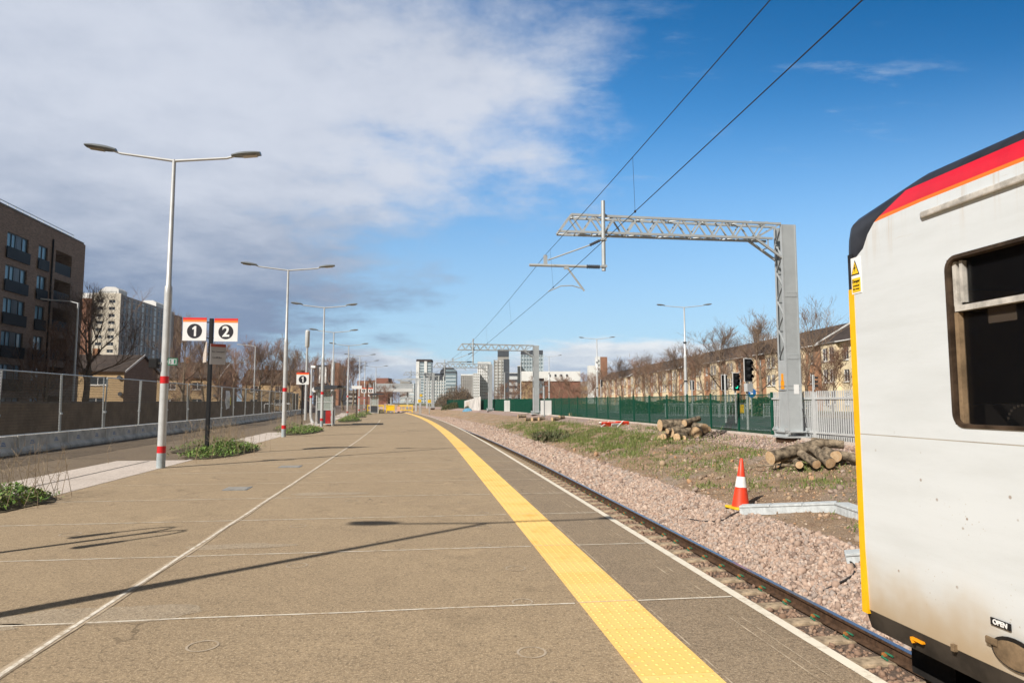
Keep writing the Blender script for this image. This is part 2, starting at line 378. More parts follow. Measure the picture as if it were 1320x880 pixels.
def obj(name, me, parent=None, loc=None, rz=0, bevel=0):
    o = bpy.data.objects.new(name, me); COL.objects.link(o)
    if parent: o.parent = parent
    if loc is not None: o.location = loc
    if rz: o.rotation_euler.z = rz
    if bevel:
        b = o.modifiers.new('bevel', 'BEVEL'); b.width = bevel; b.segments = 2; b.limit_method = 'ANGLE'; b.angle_limit = R(40)
    return o
def tag(o, label=None, cat=None, group=None, kind=None):
    if label: o['label'] = label
    if cat: o['category'] = cat
    if group: o['group'] = group
    if kind: o['kind'] = kind
    return o
def empty(name, loc, rz, label, cat, group=None):
    o = bpy.data.objects.new(name, None); COL.objects.link(o); o.location = loc; o.rotation_euler.z = rz
    o.empty_display_size = .2
    return tag(o, label, cat, group)
def copy_tree(o, parent=None):
    c = o.copy(); COL.objects.link(c)
    if parent: c.parent = parent
    for ch in list(o.children): copy_tree(ch, c)
    return c
def place_copy(src, loc, rz, label, group=None):
    c = copy_tree(src); c.location = loc; c.rotation_euler.z = rz; c['label'] = label
    if group: c['group'] = group
    return c
def np_mesh(name, verts, faces, mat, smooth=False):
    me = bpy.data.meshes.new(name); k = faces.shape[1]
    me.vertices.add(len(verts)); me.vertices.foreach_set('co', verts.astype(np.float32).ravel())
    me.loops.add(faces.size); me.loops.foreach_set('vertex_index', faces.astype(np.int32).ravel())
    me.polygons.add(len(faces)); me.polygons.foreach_set('loop_start', np.arange(0, faces.size, k, dtype=np.int32))
    me.update(calc_edges=True); me.validate()
    me.materials.append(mat)
    if smooth: me.polygons.foreach_set('use_smooth', [True]*len(me.polygons))
    return me
def text_mesh(body, size, mat, extrude=.002, offset=0., align='CENTER'):
    cu = bpy.data.curves.new('lettering', 'FONT'); cu.body = body; cu.size = size; cu.extrude = extrude; cu.offset = offset
    cu.align_x = align; cu.align_y = 'CENTER'
    o = bpy.data.objects.new('lettering', cu); COL.objects.link(o)
    dg = bpy.context.evaluated_depsgraph_get(); dg.update()
    me = bpy.data.meshes.new_from_object(o.evaluated_get(dg)); bpy.data.objects.remove(o)
    me.materials.clear(); me.materials.append(mat)
    return me

# ------------------------------------------------------------------ track frame
T_END = 110.
def Xe(t):
    if t < 22: return 2.615-.1365*t
    q = min(t, T_END)
    x = 2.615-.1365*q-.0006*(q-22)**2
    if t > T_END: x += (t-T_END)*(-.1365-.0012*(T_END-22))
    return x
def slope(t):
    return -.1365-.0012*max(0, min(t, T_END)-22)
def P(d, t, z=0.):
    m = slope(t); n = math.sqrt(1+m*m)
    return Vector((Xe(t)+d/n, t-d*m/n, z))
def head(t): return math.atan(-slope(t))
def dt_of(x, y):
    t = y
    for _ in range(12):
        m = slope(t); n = math.sqrt(1+m*m); d = (x-Xe(t))*n if abs(m) < 1e-9 else ((x-Xe(t))+( -m)*(y-t))/n
        t = y+d*m/n
    return d, t
PROF = [(-400, -.03), (-16.5, -.03), (-16.4, -1.15), (.0, -1.15), (2.45, -1.09), (2.6, -1.05), (3.0, -.86), (3.55, -.60), (3.9, -.545), (5.0, -.36), (7.0, .03), (8.2, .16), (9.3, .38), (9.6, .40), (400, .40)]
def gz(d, t=None):
    for (a, za), (b, zb) in zip(PROF, PROF[1:]):
        if a <= d <= b: z = za+(zb-za)*(d-a)/(b-a); break
    else: z = PROF[-1][1]
    if t is not None and 3.6 < d < 9.3:
        w = min(1, (d-3.6)/.5, (9.3-d)/.6)
        z += w*(.085*noise.noise((d*.7, t*.45, 3.1))+.045*noise.noise((d*2.6, t*2.2, 1.7))+.02*noise.noise((d*6, t*5, 7.7)))
    return z
def strip(name, d0, d1, z, ts, mat, uv=False, zf=None, nd=1):
    vs, fs, uvs = [], [], []
    for t in ts:
        for j in range(nd+1):
            d = d0+(d1-d0)*j/nd; p = P(d, t); vs.append((p.x, p.y, z)); 
    w = nd+1
    for i in range(len(ts)-1):
        for j in range(nd):
            a = i*w+j; fs.append((a, a+1, a+w+1, a+w))
    b = MB(); b.add(vs, fs)
    o = b.build(name, mat); return o
def arange(a, b, s):
    n = max(1, int(round((b-a)/s))); return [a+(b-a)*i/n for i in range(n+1)]

# ------------------------------------------------------------------ the ground sheet
def build_ground():
    ds = [-400, -200, -100, -50, -25, -16.5, -16.4, -8, -.5, 0, 1.0, 2.0, 2.45, 2.6, 2.8]+arange(3.0, 9.6, .15)+[9.7, 10.5, 13, 18, 30, 60, 120, 250, 400]
    ts = [-80, -40, -20, -8, 0]+arange(3, 24, .16)+arange(24.3, 60, .4)+arange(61, 130, 2.5)+[140, 160, 200, 260, 340, 450]
    vs, fs, uv = [], [], []
    for t in ts:
        for d in ds:
            p = P(d, t); vs.append((p.x, p.y, gz(d, t))); uv.append((d, t))
    w = len(ds)
    for i in range(len(ts)-1):
        for j in range(w-1):
            a = i*w+j; fs.append((a, a+1, a+w+1, a+w))
    me = bpy.data.meshes.new('ground'); me.from_pydata(vs, [], fs); me.update(); me.materials.append(M['ground'])
    ul = me.uv_layers.new(name='UVMap')
    idx = np.empty(len(me.loops), dtype=np.int32); me.loops.foreach_get('vertex_index', idx)
    ul.data.foreach_set('uv', np.array(uv, dtype=np.float32)[idx].ravel())
    me.polygons.foreach_set('use_smooth', [True]*len(me.polygons))
    tag(obj('ground', me), kind='structure')
    # far land out to the horizon
    b = MB(); b.quad((-900, -300, -1.6), (900, -300, -1.6), (900, 860, -1.6), (-900, 860, -1.6))
    tag(b.build('terrain', M['field']), kind='structure')
build_ground()

# ------------------------------------------------------------------ platform
PE = 97.
TS = arange(-14, 22, 2.)+arange(23, PE, 1.5)
def slab(name, d0, d1, z0, z1, ts, mat):
    vs, fs = [], []
    for t in ts:
        for d, z in ((d0, z0), (d0, z1), (d1, z1), (d1, z0)):
            p = P(d, t); vs.append((p.x, p.y, z))
    for i in range(len(ts)-1):
        for k in range(4):
            a, b = i*4+k, i*4+(k+1)%4; fs.append((a, b, b+4, a+4))
    n = len(vs); fs += [(0, 1, 2, 3), (n-1, n-2, n-3, n-4)]
    b = MB(); b.add(vs, fs); return b.build(name, mat)
tag(slab('platform', -8.75, -.86, -1.2, 0, TS, M['asphalt']), kind='structure')
tag(slab('platform_edge', -.857, .076, -1.2, -.001, TS, M['asphalt_edge']), kind='structure')
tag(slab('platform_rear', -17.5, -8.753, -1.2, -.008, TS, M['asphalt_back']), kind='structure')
tag(slab('platform_wall', -.2, .05, -1.19, -.05, TS, M['dark_concrete']), kind='structure')
# pale paving strip broken by planting gaps
def pave(t0, t1, d0=-10.5, d1=-8.70):
    tag(slab('paving', d0, d1, -.05, .006, arange(t0, t1, 1.), M['paving']), kind='structure')
pave(8.0, 20.0, -10.6); pave(26.0, 37.0, -10.1); pave(41.5, 55, -10.0); pave(58, 71, -9.8); pave(74, 84, -9.8); pave(86, 95, -9.8)
tag(strip('paving', -8.95, -8.70, .006, arange(-6, 8, 1), M['paving']), kind='structure')
for a, b_ in ((20, 26), (37, 41.5), (55, 58), (71, 74)):
    tag(strip('paving', -8.85, -8.70, .005, arange(a, b_, 1), M['paving']), kind='structure')
# coping line
tag(strip('edge_line', -.005, .078, .004, arange(-14, 22, .5)+arange(22.5, PE, .75), M['coping']), kind='structure')
for d, w, mt in ((-.28, .012, 'groove'), (-.19, .009, 'groove'), (-.80, .010, 'groove')):
    tag(strip('edge_groove', d-w/2, d+w/2, .003, arange(-14, 22, .5)+arange(22.5, PE, .75), M[mt]), kind='structure')
# expansion joints
def joint(name, pts, w, z, mat):
    b = MB()
    for (p, q) in zip(pts, pts[1:]):
        p, q = Vector(p), Vector(q); n = Vector((-(q-p).y, (q-p).x, 0)).normalized()*w/2
        b.quad((p-n)[:2]+(z,), (q-n)[:2]+(z,), (q+n)[:2]+(z,), (p+n)[:2]+(z,))
    return tag(b.build(name, mat), kind='structure')
def wob(d, t, k): return P(d, t+.018*noise.noise((d*1.1, t, k)))
k = 0; t = 3.65-2.13*3
while t < PE-2:
    strong = (k % 5) in (0, 1, 2, 4)
    wv = .024 if strong else .02
    joint('joint_line', [wob(-8.7+i*.4, t, k) for i in range(19)]+[wob(-1.34, t, k)], wv, .004, M['joint'] if strong else M['joint_faint'])
    joint('joint_line', [wob(-.82+i*.2, t, k) for i in range(5)], wv, .004, M['joint'] if strong else M['joint_faint'])
    if strong: joint('joint_line', [wob(-1.31+i*.12, t, k) for i in range(5)], .012, .0085, M['joint_faint'])
    t += 2.13; k += 1
joint('joint_line', [P(-5.0+.012*noise.noise((tt*.8, 0, 2)), tt) for tt in arange(-4, 22, .4)+arange(23, 60, 1.)], .034, .0075, M['joint_rough'])
joint('joint_line', [P(-5.0+.03*noise.noise((tt*.9, 3, 2)), tt) for tt in arange(-4, 22, .4)+arange(23, 60, 1.)], .085, .0045, M['joint_halo'])
joint('joint_line', [P(-9.72+.01*noise.noise((tt, 1, 2)), tt) for tt in arange(8.2, 19.8, .8)], .05, .0105, M['dark_concrete'])
for tt in (11.2, 15.4): joint('joint_line', [P(-10.55, tt), P(-8.75, tt)], .012, .0105, M['asphalt_back'])
for k, tt in enumerate((6.5, 14, 21, 28, 37, 47)): joint('joint_line', [P(-14.2, tt), P(-12.5, tt+.1), P(-10.8, tt)], .05, -.003, M['dark_concrete'])
def smear(d, t, rd, rt, seed):
    b = MB(); n = 40; pts = []
    for i in range(n):
        a = 2*math.pi*i/n; q = 1+.45*noise.noise((math.cos(a)*1.6, math.sin(a)*1.6, seed)); p = P(d+rd*q*math.cos(a), t+rt*q*math.sin(a)); pts.append((p.x, p.y, .0022))
    b.add(pts, [list(range(n))]); tag(b.build('surface_patch', M['patch'], None), kind='structure')
smear(-4.9, 5.95, .75, .22, 1.); smear(-4.6, 8.35, .55, .16, 4.); smear(-6.3, 5.75, .9, .12, 7.); smear(-4.2, 12.6, .6, .2, 9.)
# faint ring marks left on the surface
def ring_mark(x, y, r):
    b = MB(); n = 28
    vs = []
    for i in range(n):
        a = 2*math.pi*i/n
        for rr in (r-.008, r+.008): vs.append((x+rr*math.cos(a), y+rr*math.sin(a)*1.05, .0035))
    b.add(vs, [(2*i, 2*i+1, (2*i+3)%(2*n), (2*i+2)%(2*n)) for i in range(n)])
    tag(b.build('ring_mark', M['ring']), kind='structure')
for i, tt in enumerate(arange(2.6, 20, 1.06)):
    ring_mark(*P(-1.75+.12*math.sin(i*2.1), tt)[:2], .085+.012*math.sin(i*3.3))
    if i % 2 == 0: ring_mark(*P(-3.9+.3*math.sin(i*1.7), tt+.4)[:2], .095)
    if i % 3 == 0: ring_mark(*P(-6.6+.5*math.sin(i), tt+.2)[:2], .11)
# tactile paving with blisters
def tactile():
    vs, fs = [], []; tt = -13.; g = .006
    while tt < PE-.5:
        for da, db in ((-1.30, -.835),):
            o = len(vs); dz = random.uniform(-.0012, .0012)
            for z in (-.05, .006+dz):
                for d, t_ in ((da, tt+g), (db, tt+g), (db, tt+.40), (da, tt+.40)): p = P(d, t_); vs.append((p.x, p.y, z))
            fs += [(o+4, o+5, o+6, o+7), (o, o+1, o+5, o+4), (o+1, o+2, o+6, o+5), (o+2, o+3, o+7, o+6), (o+3, o, o+4, o+7)]
        tt += .4025
    b = MB(); b.add(vs, fs); return tag(b.build('tactile_paving', M['tactile']), kind='structure')
tactile()
def blisters():
    vs, fs = [], []; prof = ((.0125, 0), (.0095, .0042), (.004, .0052)); n = 8
    tt = 2.2
    while tt < 22:
        for j in range(7):
            d = -1.30+.033+j*.0665; p = P(d, tt)
            o = len(vs)
            for r, z in prof:
                for k in range(n): a = 2*math.pi*k/n; vs.append((p.x+r*math.cos(a), p.y+r*math.sin(a), .0058+z))
            for i in range(2):
                for k in range(n): fs.append((o+i*n+k, o+i*n+(k+1)%n, o+(i+1)*n+(k+1)%n, o+(i+1)*n+k))
            fs.append([o+2*n+k for k in range(n)])
        tt += .0665
    b = MB(); b.add(vs, fs)
    return tag(b.build('tactile_blisters', M['tactile'], smooth=True), kind='structure')
blisters()
# steel access covers in the platform
for (x, y, sx, sy, lb) in ((-5.05, 12.75, .42, .5, 'pale grey access cover in the platform nearer the camera'), (-5.45, 17.0, .5, .55, 'pale grey access cover in the platform farther off towards the shelter')):
    r = empty('access_cover', (x, y, 0), head(y), lb, 'access cover', 'access covers in the platform')
    MB().box((0, 0, .004), (sx, sy, .006)).build('cover_frame', M['galv_dark'], r)
    MB().box((0, 0, .0065), (sx-.06, sy-.06, .008)).build('cover_plate', M['cover'], r)

# ------------------------------------------------------------------ railway track
RT = arange(-12, 22, .6)+arange(22.5, 130, 1.)
RAILP = [(-.07, 0), (.07, 0), (.07, .011), (.012, .03), (.009, .105), (.035, .118), (.035, .148), (.031, .15), (-.031, .15), (-.035, .148), (-.035, .118), (-.009, .105), (-.012, .03), (-.07, .011)]
def rail(dc, label):
    r = empty('rail', P(dc, 0, -1.065), 0, label, 'rail', 'rails of the platform track')
    base = P(dc, 0, -1.065)
    vs, fs, mi = [], [], []; n = len(RAILP)
    for t in RT:
        m = slope(t); nn = math.sqrt(1+m*m); c = P(dc, t, -1.065)-base
        for x, z in RAILP: vs.append((c.x+x/nn, c.y-x*m/nn, c.z+z))
    for i in range(len(RT)-1):
        for k in range(n):
            a, b2 = i*n+k, i*n+(k+1) % n; fs.append((a, b2, b2+n, a+n)); mi.append(1 if k in (6, 7, 8) else 0)
    b = MB(); b.v = vs; b.f = fs; b.mi = mi
    b.build('rail_bar', [M['rail_side'], M['rail_top']], r)
    return r
far_rail = rail(2.345, 'rusty running rail on the far side of the track, next to pink ballast')
near_rail = rail(.84, 'rusty running rail tucked under the platform edge')
sl = None; t = 1.2; ns = 0
while t < 75:
    c = P(1.59, t, -1.07)
    if sl is None:
        sl = empty('sleeper', c, head(t), 'dusty concrete sleeper under the running rails', 'sleeper', 'sleepers of the platform track')
        b = MB(); b.add([(x, y*(1. if z < 0 else .82), z) for x in (-1.3, 1.3) for y in (-.13, .13) for z in (-.12, .0)], [(0,1,3,2),(4,6,7,5),(0,4,5,1),(2,3,7,6),(0,2,6,4),(1,5,7,3)])
        b.build('sleeper_body', M['sleeper'], sl, bevel=.012)
        for sx in (-1, 1):
            b = MB(); b.tube([(.755*sx-.11, -.05, .012), (.755*sx-.10, .05, .012), (.755*sx-.05, .06, .045), (.755*sx-.05, -.05, .045)], .012, 6)
            b.build('rail_clip', M['clip_green'], sl)
            b = MB(); b.box((.755*sx-.055, .055, .03), (.06, .04, .03)); b.build('rail_pad', M['clip_orange'], sl)
    else:
        o = place_copy(sl, c, head(t), 'dusty concrete sleeper under the running rails')
    t += .65; ns += 1

# stones
def stones(name, n, dr, tr, size, mat, label, cat, zoff=0., skip_sleepers=False, sx=1.):
    ico_v = []; bm = bmesh.new(); bmesh.ops.create_icosphere(bm, subdivisions=1, radius=1.)
    bv = np.array([v.co[:] for v in bm.verts]); bf = np.array([[v.index for v in f.verts] for f in bm.faces]); bm.free()
    u = rng.random(n); tt = tr[0]+(tr[1]-tr[0])*u; dd = dr[0]+(dr[1]-dr[0])*rng.random(n)
    if skip_sleepers:
        ph = np.mod(tt-1.2, .65); keep = (ph > .13) & (ph < .52); tt = tt[keep]; dd = dd[keep]
    n = len(tt)
    cen = np.array([(*P(d, t)[:2], gz(d, t)) for d, t in zip(dd, tt)])
    s = size*np.exp(rng.normal(0, .32, n)); cen[:, 2] += s*rng.uniform(-.15, .65, n)+zoff
    V = bv[None]*(1+rng.normal(0, .22, (n, len(bv), 1)))
    ax = np.stack([rng.uniform(.75, 1.25, n), rng.uniform(.75, 1.25, n), rng.uniform(.55, .9, n)], 1)
    V = V*ax[:, None]
    q = rng.normal(size=(n, 4)); q /= np.linalg.norm(q, axis=1)[:, None]
    w, x, y, z = q.T
    Rm = np.stack([1-2*(y*y+z*z), 2*(x*y-z*w), 2*(x*z+y*w), 2*(x*y+z*w), 1-2*(x*x+z*z), 2*(y*z-x*w), 2*(x*z-y*w), 2*(y*z+x*w), 1-2*(x*x+y*y)], 1).reshape(n, 3, 3)
    V = np.einsum('nij,nkj->nki', Rm, V)*s[:, None, None]+cen[:, None]
    F = bf[None]+(np.arange(n)*len(bv))[:, None, None]
    o = obj(name, np_mesh(name, V.reshape(-1, 3), F.reshape(-1, 3), mat))
    return tag(o, label, cat, kind='stuff')
stones('ballast', 27000, (2.43, 3.85), (4.5, 19), .026, M['stone'], 'pink granite ballast heaped beside the far rail close to the train', 'ballast')
stones('ballast', 17000, (2.43, 3.8), (19, 48), .038, M['stone'], 'pink granite ballast running along the far rail into the distance', 'ballast')
stones('ballast', 15000, (2.43, 4.2), (48, 92), .036, M['stone'], 'far pink ballast curving away along the track', 'ballast')
stones('ballast', 11000, (.95, 2.27), (4, 26), .024, M['stone_brown'], 'rusty brown ballast lying between the sleepers', 'ballast', skip_sleepers=True, zoff=-.012)
stones('gravel', 9000, (7.9, 9.25), (12, 44), .024, M['stone'], 'pink gravel bank below the fence', 'gravel')
stones('pebbles', 11000, (3.7, 8.4), (8, 42), .016, M['pebble'], 'loose pebbles and brick bits scattered on the bare earth', 'pebbles')
stones('pebbles', 420, (3.9, 7.6), (9, 30), .045, M['pebble'], 'larger broken stones lying on the bare earth', 'stones')

# grass on the earth
def grass(name, spots, n, h, label, rad_t=1.):
    V, F = [], []
    cen = []
    for (d, t, rd, rt, wt) in spots:
        k = int(n*wt); cen.append(np.stack([d+rng.normal(0, rd, k), t+rng.normal(0, rt, k)], 1))
    cen = np.concatenate(cen); cen = cen[(cen[:, 0] > 3.7) & (cen[:, 0] < 9.3)]
    keep = np.array([noise.noise((c[0]*1.3, c[1]*.9, 5.))*.8+noise.noise((c[0]*4, c[1]*4, 9.))*.5 > -.08 for c in cen]); cen = cen[keep]
    base = np.array([(*P(c[0], c[1])[:2], gz(c[0], c[1])-.01) for c in cen]); m = len(base)
    a = rng.uniform(0, 2*np.pi, m); hh = h*np.exp(rng.normal(0, .4, m)); w = rng.uniform(.006, .014, m)
    side = np.stack([np.cos(a), np.sin(a), np.zeros(m)], 1)*w[:, None]
    la = rng.uniform(0, 2*np.pi, m); lean = np.stack([np.cos(la), np.sin(la), np.zeros(m)], 1)*(hh*rng.uniform(.1, .9, m))[:, None]
    up = np.zeros((m, 3)); up[:, 2] = hh
    mid = base+up*.6+lean*.35; top = base+up+lean
    V = np.stack([base-side, base+side, mid+side*.7, mid-side*.7, top], 1).reshape(-1, 3)
    i = np.arange(m)[:, None]*5
    F = np.concatenate([i+np.array([[0, 1, 2]]), i+np.array([[0, 2, 3]]), i+np.array([[3, 2, 4]])])
    return tag(obj(name, np_mesh(name, V, F, M['grass'])), label, 'grass', kind='stuff')
near_spots = [(5.6, 11.5, .35, .4, .05), (6.6, 12.0, .2, .3, .05), (6.2, 14.2, .4, .5, .10), (6.9, 16.0, .3, .5, .10), (5.4, 15.5, .5, .5, .07), (4.4, 17.0, .15, .7, .05), (5.2, 18.5, .4, .9, .10), (6.4, 19.5, .5, .8, .12), (7.3, 20.5, .4, 1., .12), (4.9, 22, .4, 1., .08), (6.2, 23, .6, 1., .16), (5.1, 10.6, .3, .3, .05)]
grass('grass', near_spots, 9000, .07, 'sparse tufts of short grass on the bare earth by the logs')
far_spots = [(5.2, 27, .5, 1.8, .14), (7.0, 28, .6, 2., .16), (5.6, 33, .7, 2.5, .22), (7.4, 35, .6, 2., .12), (5.2, 40, .6, 2.5, .18), (6.6, 44, .8, 3., .2), (5.4, 50, .7, 4., .15), (8.6, 30, .2, 4, .06)]
grass('grass', far_spots, 24000, .12, 'ragged green grass patches along the earth strip farther off')

# ------------------------------------------------------------------ the train
def build_train():
    r = empty('train', P(1.59, 4.45, -.915), head(4.45), 'dirty white diesel train with red and orange roof stripe and yellow front corner', 'train')
    W = 1.392
    rows = [(1.10, .05), (1.225, .012), (1.6, .0), (2.0, 0), (2.306, 0), (2.312, 0), (2.395, 0), (2.7, 0), (3.0, 0), (3.265, 0), (3.40, 0), (3.455, 0), (3.50, .0), (3.58, .002), (3.634, .004), (3.655, .006), (3.742, .018), (3.792, .06), (3.828, .12), (3.87, .22), (3.92, .38), (3.965, .6), (4.0, .9), (4.015, 1.15), (4.02, 1.392)]
    def yb(z):
        pts = [(0, -.10), (3.455, -.12), (3.50, -.205), (3.58, -.25), (3.634, -.31), (3.655, -.36), (3.742, -.58), (3.792, -.64), (9, -.64)]
        for (a, va), (b, vb) in zip(pts, pts[1:]):
            if a <= z <= b: return va+(vb-va)*(z-a)/(b-a)
    far = [-.72, -.885, -1.1, -1.4, -1.89, -2.4, -4, -8, -12, -16, -19.8]
    def lower(y):                      # the roof dome dips towards the cab front
        return .15*max(0, 1+y/.50)**2.0 if y > -.50 else 0
    cr = .08
    arc = [(cr*(1-math.sin(a)), -cr*(1-math.cos(a))) for a in (0, R(30), R(60), R(90))]   # inset, y
    verts, mi, faces = [], [], []
    cols = len(arc)+1+len(far); HV = []
    for z, ins in rows:
        line = []
        for ai, ay in arc: line.append((ins+ai, ay))
        line.append((ins, yb(z)))
        for y in far: line.append((ins, y))
        out = []
        for i, (x, y) in enumerate(line):
            zz = z; 
            if z > 3.3: zz = z-lower(y)*min(1, (z-3.3)/.6)
            rake = .16*max(0, z-3.4)**1.5*(1 if y > -.3 else max(0, 1-(-y-.3)/.8))      # windscreen leans back
            xx = -W+x+(.03*max(0, 1+y/1.2) if y > -1.2 else 0)*0
            out.append((min(0, xx), y-(rake*.35 if y > -.7 else 0), zz))
        HV.append(out)
    for side in (1, -1):
        o = len(verts)
        for row in HV:
            for (x, y, z) in row: verts.append((x*side, y, z))
        for j in range(len(rows)-1):
            zc = (rows[j][0]+rows[j+1][0])/2
            for i in range(cols-1):
                a = o+j*cols+i
                y0, y1 = HV[j][i][1], HV[j][i+1][1]; yc = (y0+y1)/2
                if 2.395 < zc < 3.265 and -1.89 < yc < -.885 and abs(HV[j][i][0]) > 1.3: continue
                if zc < 1.225: m = 1
                elif i < len(arc)-1+1 and zc > 3.455: m = 2
                elif i < len(arc)-1: m = 2 if zc > 3.30 else 5
                elif zc > 3.742: m = 2
                elif zc > 3.655: m = 3
                elif zc > 3.634: m = 4
                elif 2.306 < zc < 2.312: m = 7
                else: m = 0
                faces.append((a, a+1, a+cols+1, a+cols)); mi.append(m)
    # cab front between the two corner columns, slightly bulged
    front_l = [j*cols for j in range(len(rows))]
    off = len(rows)*cols
    for j in range(len(rows)-1):
        zc = (rows[j][0]+rows[j+1][0])/2
        faces.append((front_l[j], off+front_l[j], off+front_l[j+1], front_l[j+1])); mi.append(2 if zc > 3.3 else (5 if zc > 1.225 else 1))
    b = MB(); b.v = verts; b.f = faces; b.mi = mi
    body = b.build('body', [M['train_white'], M['train_skirt'], M['train_black'], M['train_red'], M['train_orange'], M['train_yellow'], M['dusty'], M['seam']], r, smooth='auto')
    # rear end, floor
    MB().box2((-W+.02, -19.79, 1.1), (W-.02, -19.6, 3.9)).build('rear_end', M['train_skirt'], r)
    MB().box2((-W+.06, -19.6, 1.10), (W-.06, -.1, 1.16)).build('floor_pan', M['under'], r)
    # the yellow edge strip on the side
    MB().box2((-W-.003, -.098, 1.20), (-W+.02, -.045, 3.24)).build('corner_strip', M['train_yellow'], r)
    MB().box2((-W-.0025, -.098, 3.24), (-W+.02, -.05, 3.47)).build('corner_strip', M['train_black'], r)
    # side window: hole y -.77..-1.75
    def rrect(y0, y1, z0, z1, rad, x, n=6):
        pts = []
        for cy, cz, a0 in ((y1-rad, z1-rad, 0), (y0+rad, z1-rad, 90), (y0+rad, z0+rad, 180), (y1-rad, z0+rad, 270)):
            for k in range(n+1):
                a = R(a0+90*k/n); pts.append((x, cy+rad*math.cos(a), cz+rad*math.sin(a)))
        return pts
    bo = rrect(-1.902, -.872, 2.379, 3.281, .075, -W-.006); bi = rrect(-1.885, -.892, 2.397, 3.262, .055, -W-.006); bd = rrect(-1.885, -.892, 2.397, 3.262, .055, -W+.05)
    bob = rrect(-1.902, -.872, 2.379, 3.281, .075, -W+.003)
    b = MB(); n = len(bo); b.add(bo+bi+bd+bob, [(i, (i+1) % n, n+(i+1) % n, n+i) for i in range(n)]+[(n+i, n+(i+1) % n, 2*n+(i+1) % n, 2*n+i) for i in range(n)]+[(i, (i+1) % n, 3*n+(i+1) % n, 3*n+i) for i in range(n)])
    b.build('window_surround', M['train_frame'], r)
    pane = MB().box2((-W+.045, -1.89, 2.39), (-W+.051, -.885, 3.27)).build('window_pane', M['train_glass'], r)
    MB().box2((-W+.012, -1.882, 2.985), (-W+.055, -.91, 3.015)).build('window_bar', M['train_alu'], r)
    MB().box2((-W+.018, -.925, 3.015), (-W+.055, -.90, 3.25)).box2((-W+.02, -.965, 3.03), (-W+.05, -.945, 3.25)).build('sliding_light_frame', M['train_alu'], r)
    MB().box2((-W+.016, -.925, 2.40), (-W+.05, -.90, 2.98)).build('seal_strip', M['dusty'], r)
    MB().box2((-W+.053, -1.24, 2.905), (-W+.056, -1.075, 2.98)).build('paper_notice', M['paper'], pane)
    # cab inside
    MB().box2((W-.35, -2.4, 1.2), (W-.3, -.2, 3.7)).build('cab_far_wall', M['interior'], r)
    MB().box2((-W+.1, -2.45, 1.2), (W-.4, -2.40, 3.7)).build('cab_bulkhead', M['interior'], r)
    MB().box2((-.35, -2.39, 1.3), (.15, -2.36, 3.35)).build('cab_door', M['interior_pale'], r)
    s = MB(); s.prism_xy([(-.95+.17*math.cos(a), -1.16+.16*math.sin(a)) for a in [2*math.pi*k/14 for k in range(14)]], 2.2, 3.0)
    s.build('driver_seat', M['train_black'], r, smooth='auto', bevel=.05)
    MB().box2((-1.3, -.6, 2.2), (.9, -.15, 2.5)).build('cab_desk', M['interior'], r)
    b = MB()
    for k in range(11):
        a = R(10+16*k); b.box((-1.30, -1.20+.085*math.cos(a), 2.42+.075*math.sin(a)), (.006, .008, .012))
    b.build('gauge_ticks', M['interior_pale'], r)
    # gutter, grooves, markings
    b = MB(); b.prism_xy([(-W-.020, -.74), (-W-.020, -19.5), (-W-.001, -19.5), (-W-.001, -.71)], 3.535, 3.57); b.build('gutter_rail', M['train_alu'], r, bevel=.006)
    tri = MB(); tri.add([(-W-.004, -.085+.003, 3.325), (-W-.004, -.165, 3.325), (-W-.004, -.124, 3.425), (-W+.001, -.082, 3.325), (-W+.001, -.165, 3.325), (-W+.001, -.124, 3.425)], [(0,1,2), (0,1,4,3), (1,2,5,4), (2,0,3,5)])
    t = tri.build('warning_triangle', M['black'], r)
    MB().add([(-W-.006, -.093, 3.333), (-W-.006, -.157, 3.333), (-W-.006, -.124, 3.412)], [(0,1,2)]).build('triangle_face', M['yellow'], t)
    MB().add([(-W-.0075, -.124, 3.40), (-W-.0075, -.134, 3.368), (-W-.0075, -.122, 3.366), (-W-.0075, -.127, 3.34), (-W-.0075, -.112, 3.372), (-W-.0075, -.122, 3.375)], [(0,1,2,3,4,5)]).build('lightning_mark', M['black'], t)
    MB().box2((-W-.0035, -.178, 3.205), (-W+.001, -.082, 3.44)).build('notice_backing', M['white'], r)
    q = MB().box2((-W-.0055, -.172, 3.215), (-W-.001, -.09, 3.305)).build('warning_plate', M['yellow'], r)
    rotm = Matrix(((0, 0, -1, 0), (-1, 0, 0, 0), (0, 1, 0, 0), (0, 0, 0, 1)))
    def on_side(body, size, mat, y, z, x, roll=0, offset=0, name='lettering', parent=r):
        o = obj(name, text_mesh(body, size, mat, .0012, offset), parent)
        o.matrix_local = Matrix.Translation((x, y, z)) @ rotm @ Matrix.Rotation(roll, 4, 'Z'); return o
    on_side('Danger', .026, M['black'], -.131, 3.285, -W-.0065, parent=q)
    on_side('overhead', .016, M['black'], -.131, 3.256, -W-.0065, parent=q)
    on_side('live wires', .016, M['black'], -.131, 3.235, -W-.0065, parent=q)
    pl = MB().box2((-W-.0045, -1.155, 1.432), (-W+.001, -1.04, 1.466)).build('open_plate', M['black'], r)
    on_side('OPEN', .032, M['white'], -1.0975, 1.449, -W-.006, offset=.0012, parent=pl)
    nm = MB(); nm.box2((-W+.008, -.545, 1.166), (-W+.045, -.450, 1.178))
    nm.add([(-W+x, y, z) for x in (.008, .045) for y, z in ((-.450, 1.178), (-.450, 1.166), (-.466, 1.146), (-.476, 1.152))], [(0, 1, 2, 3), (4, 7, 6, 5), (0, 4, 5, 1), (1, 5, 6, 2), (2, 6, 7, 3), (3, 7, 4, 0)])
    nm.build('number_mark', M['orange_plate'], r)
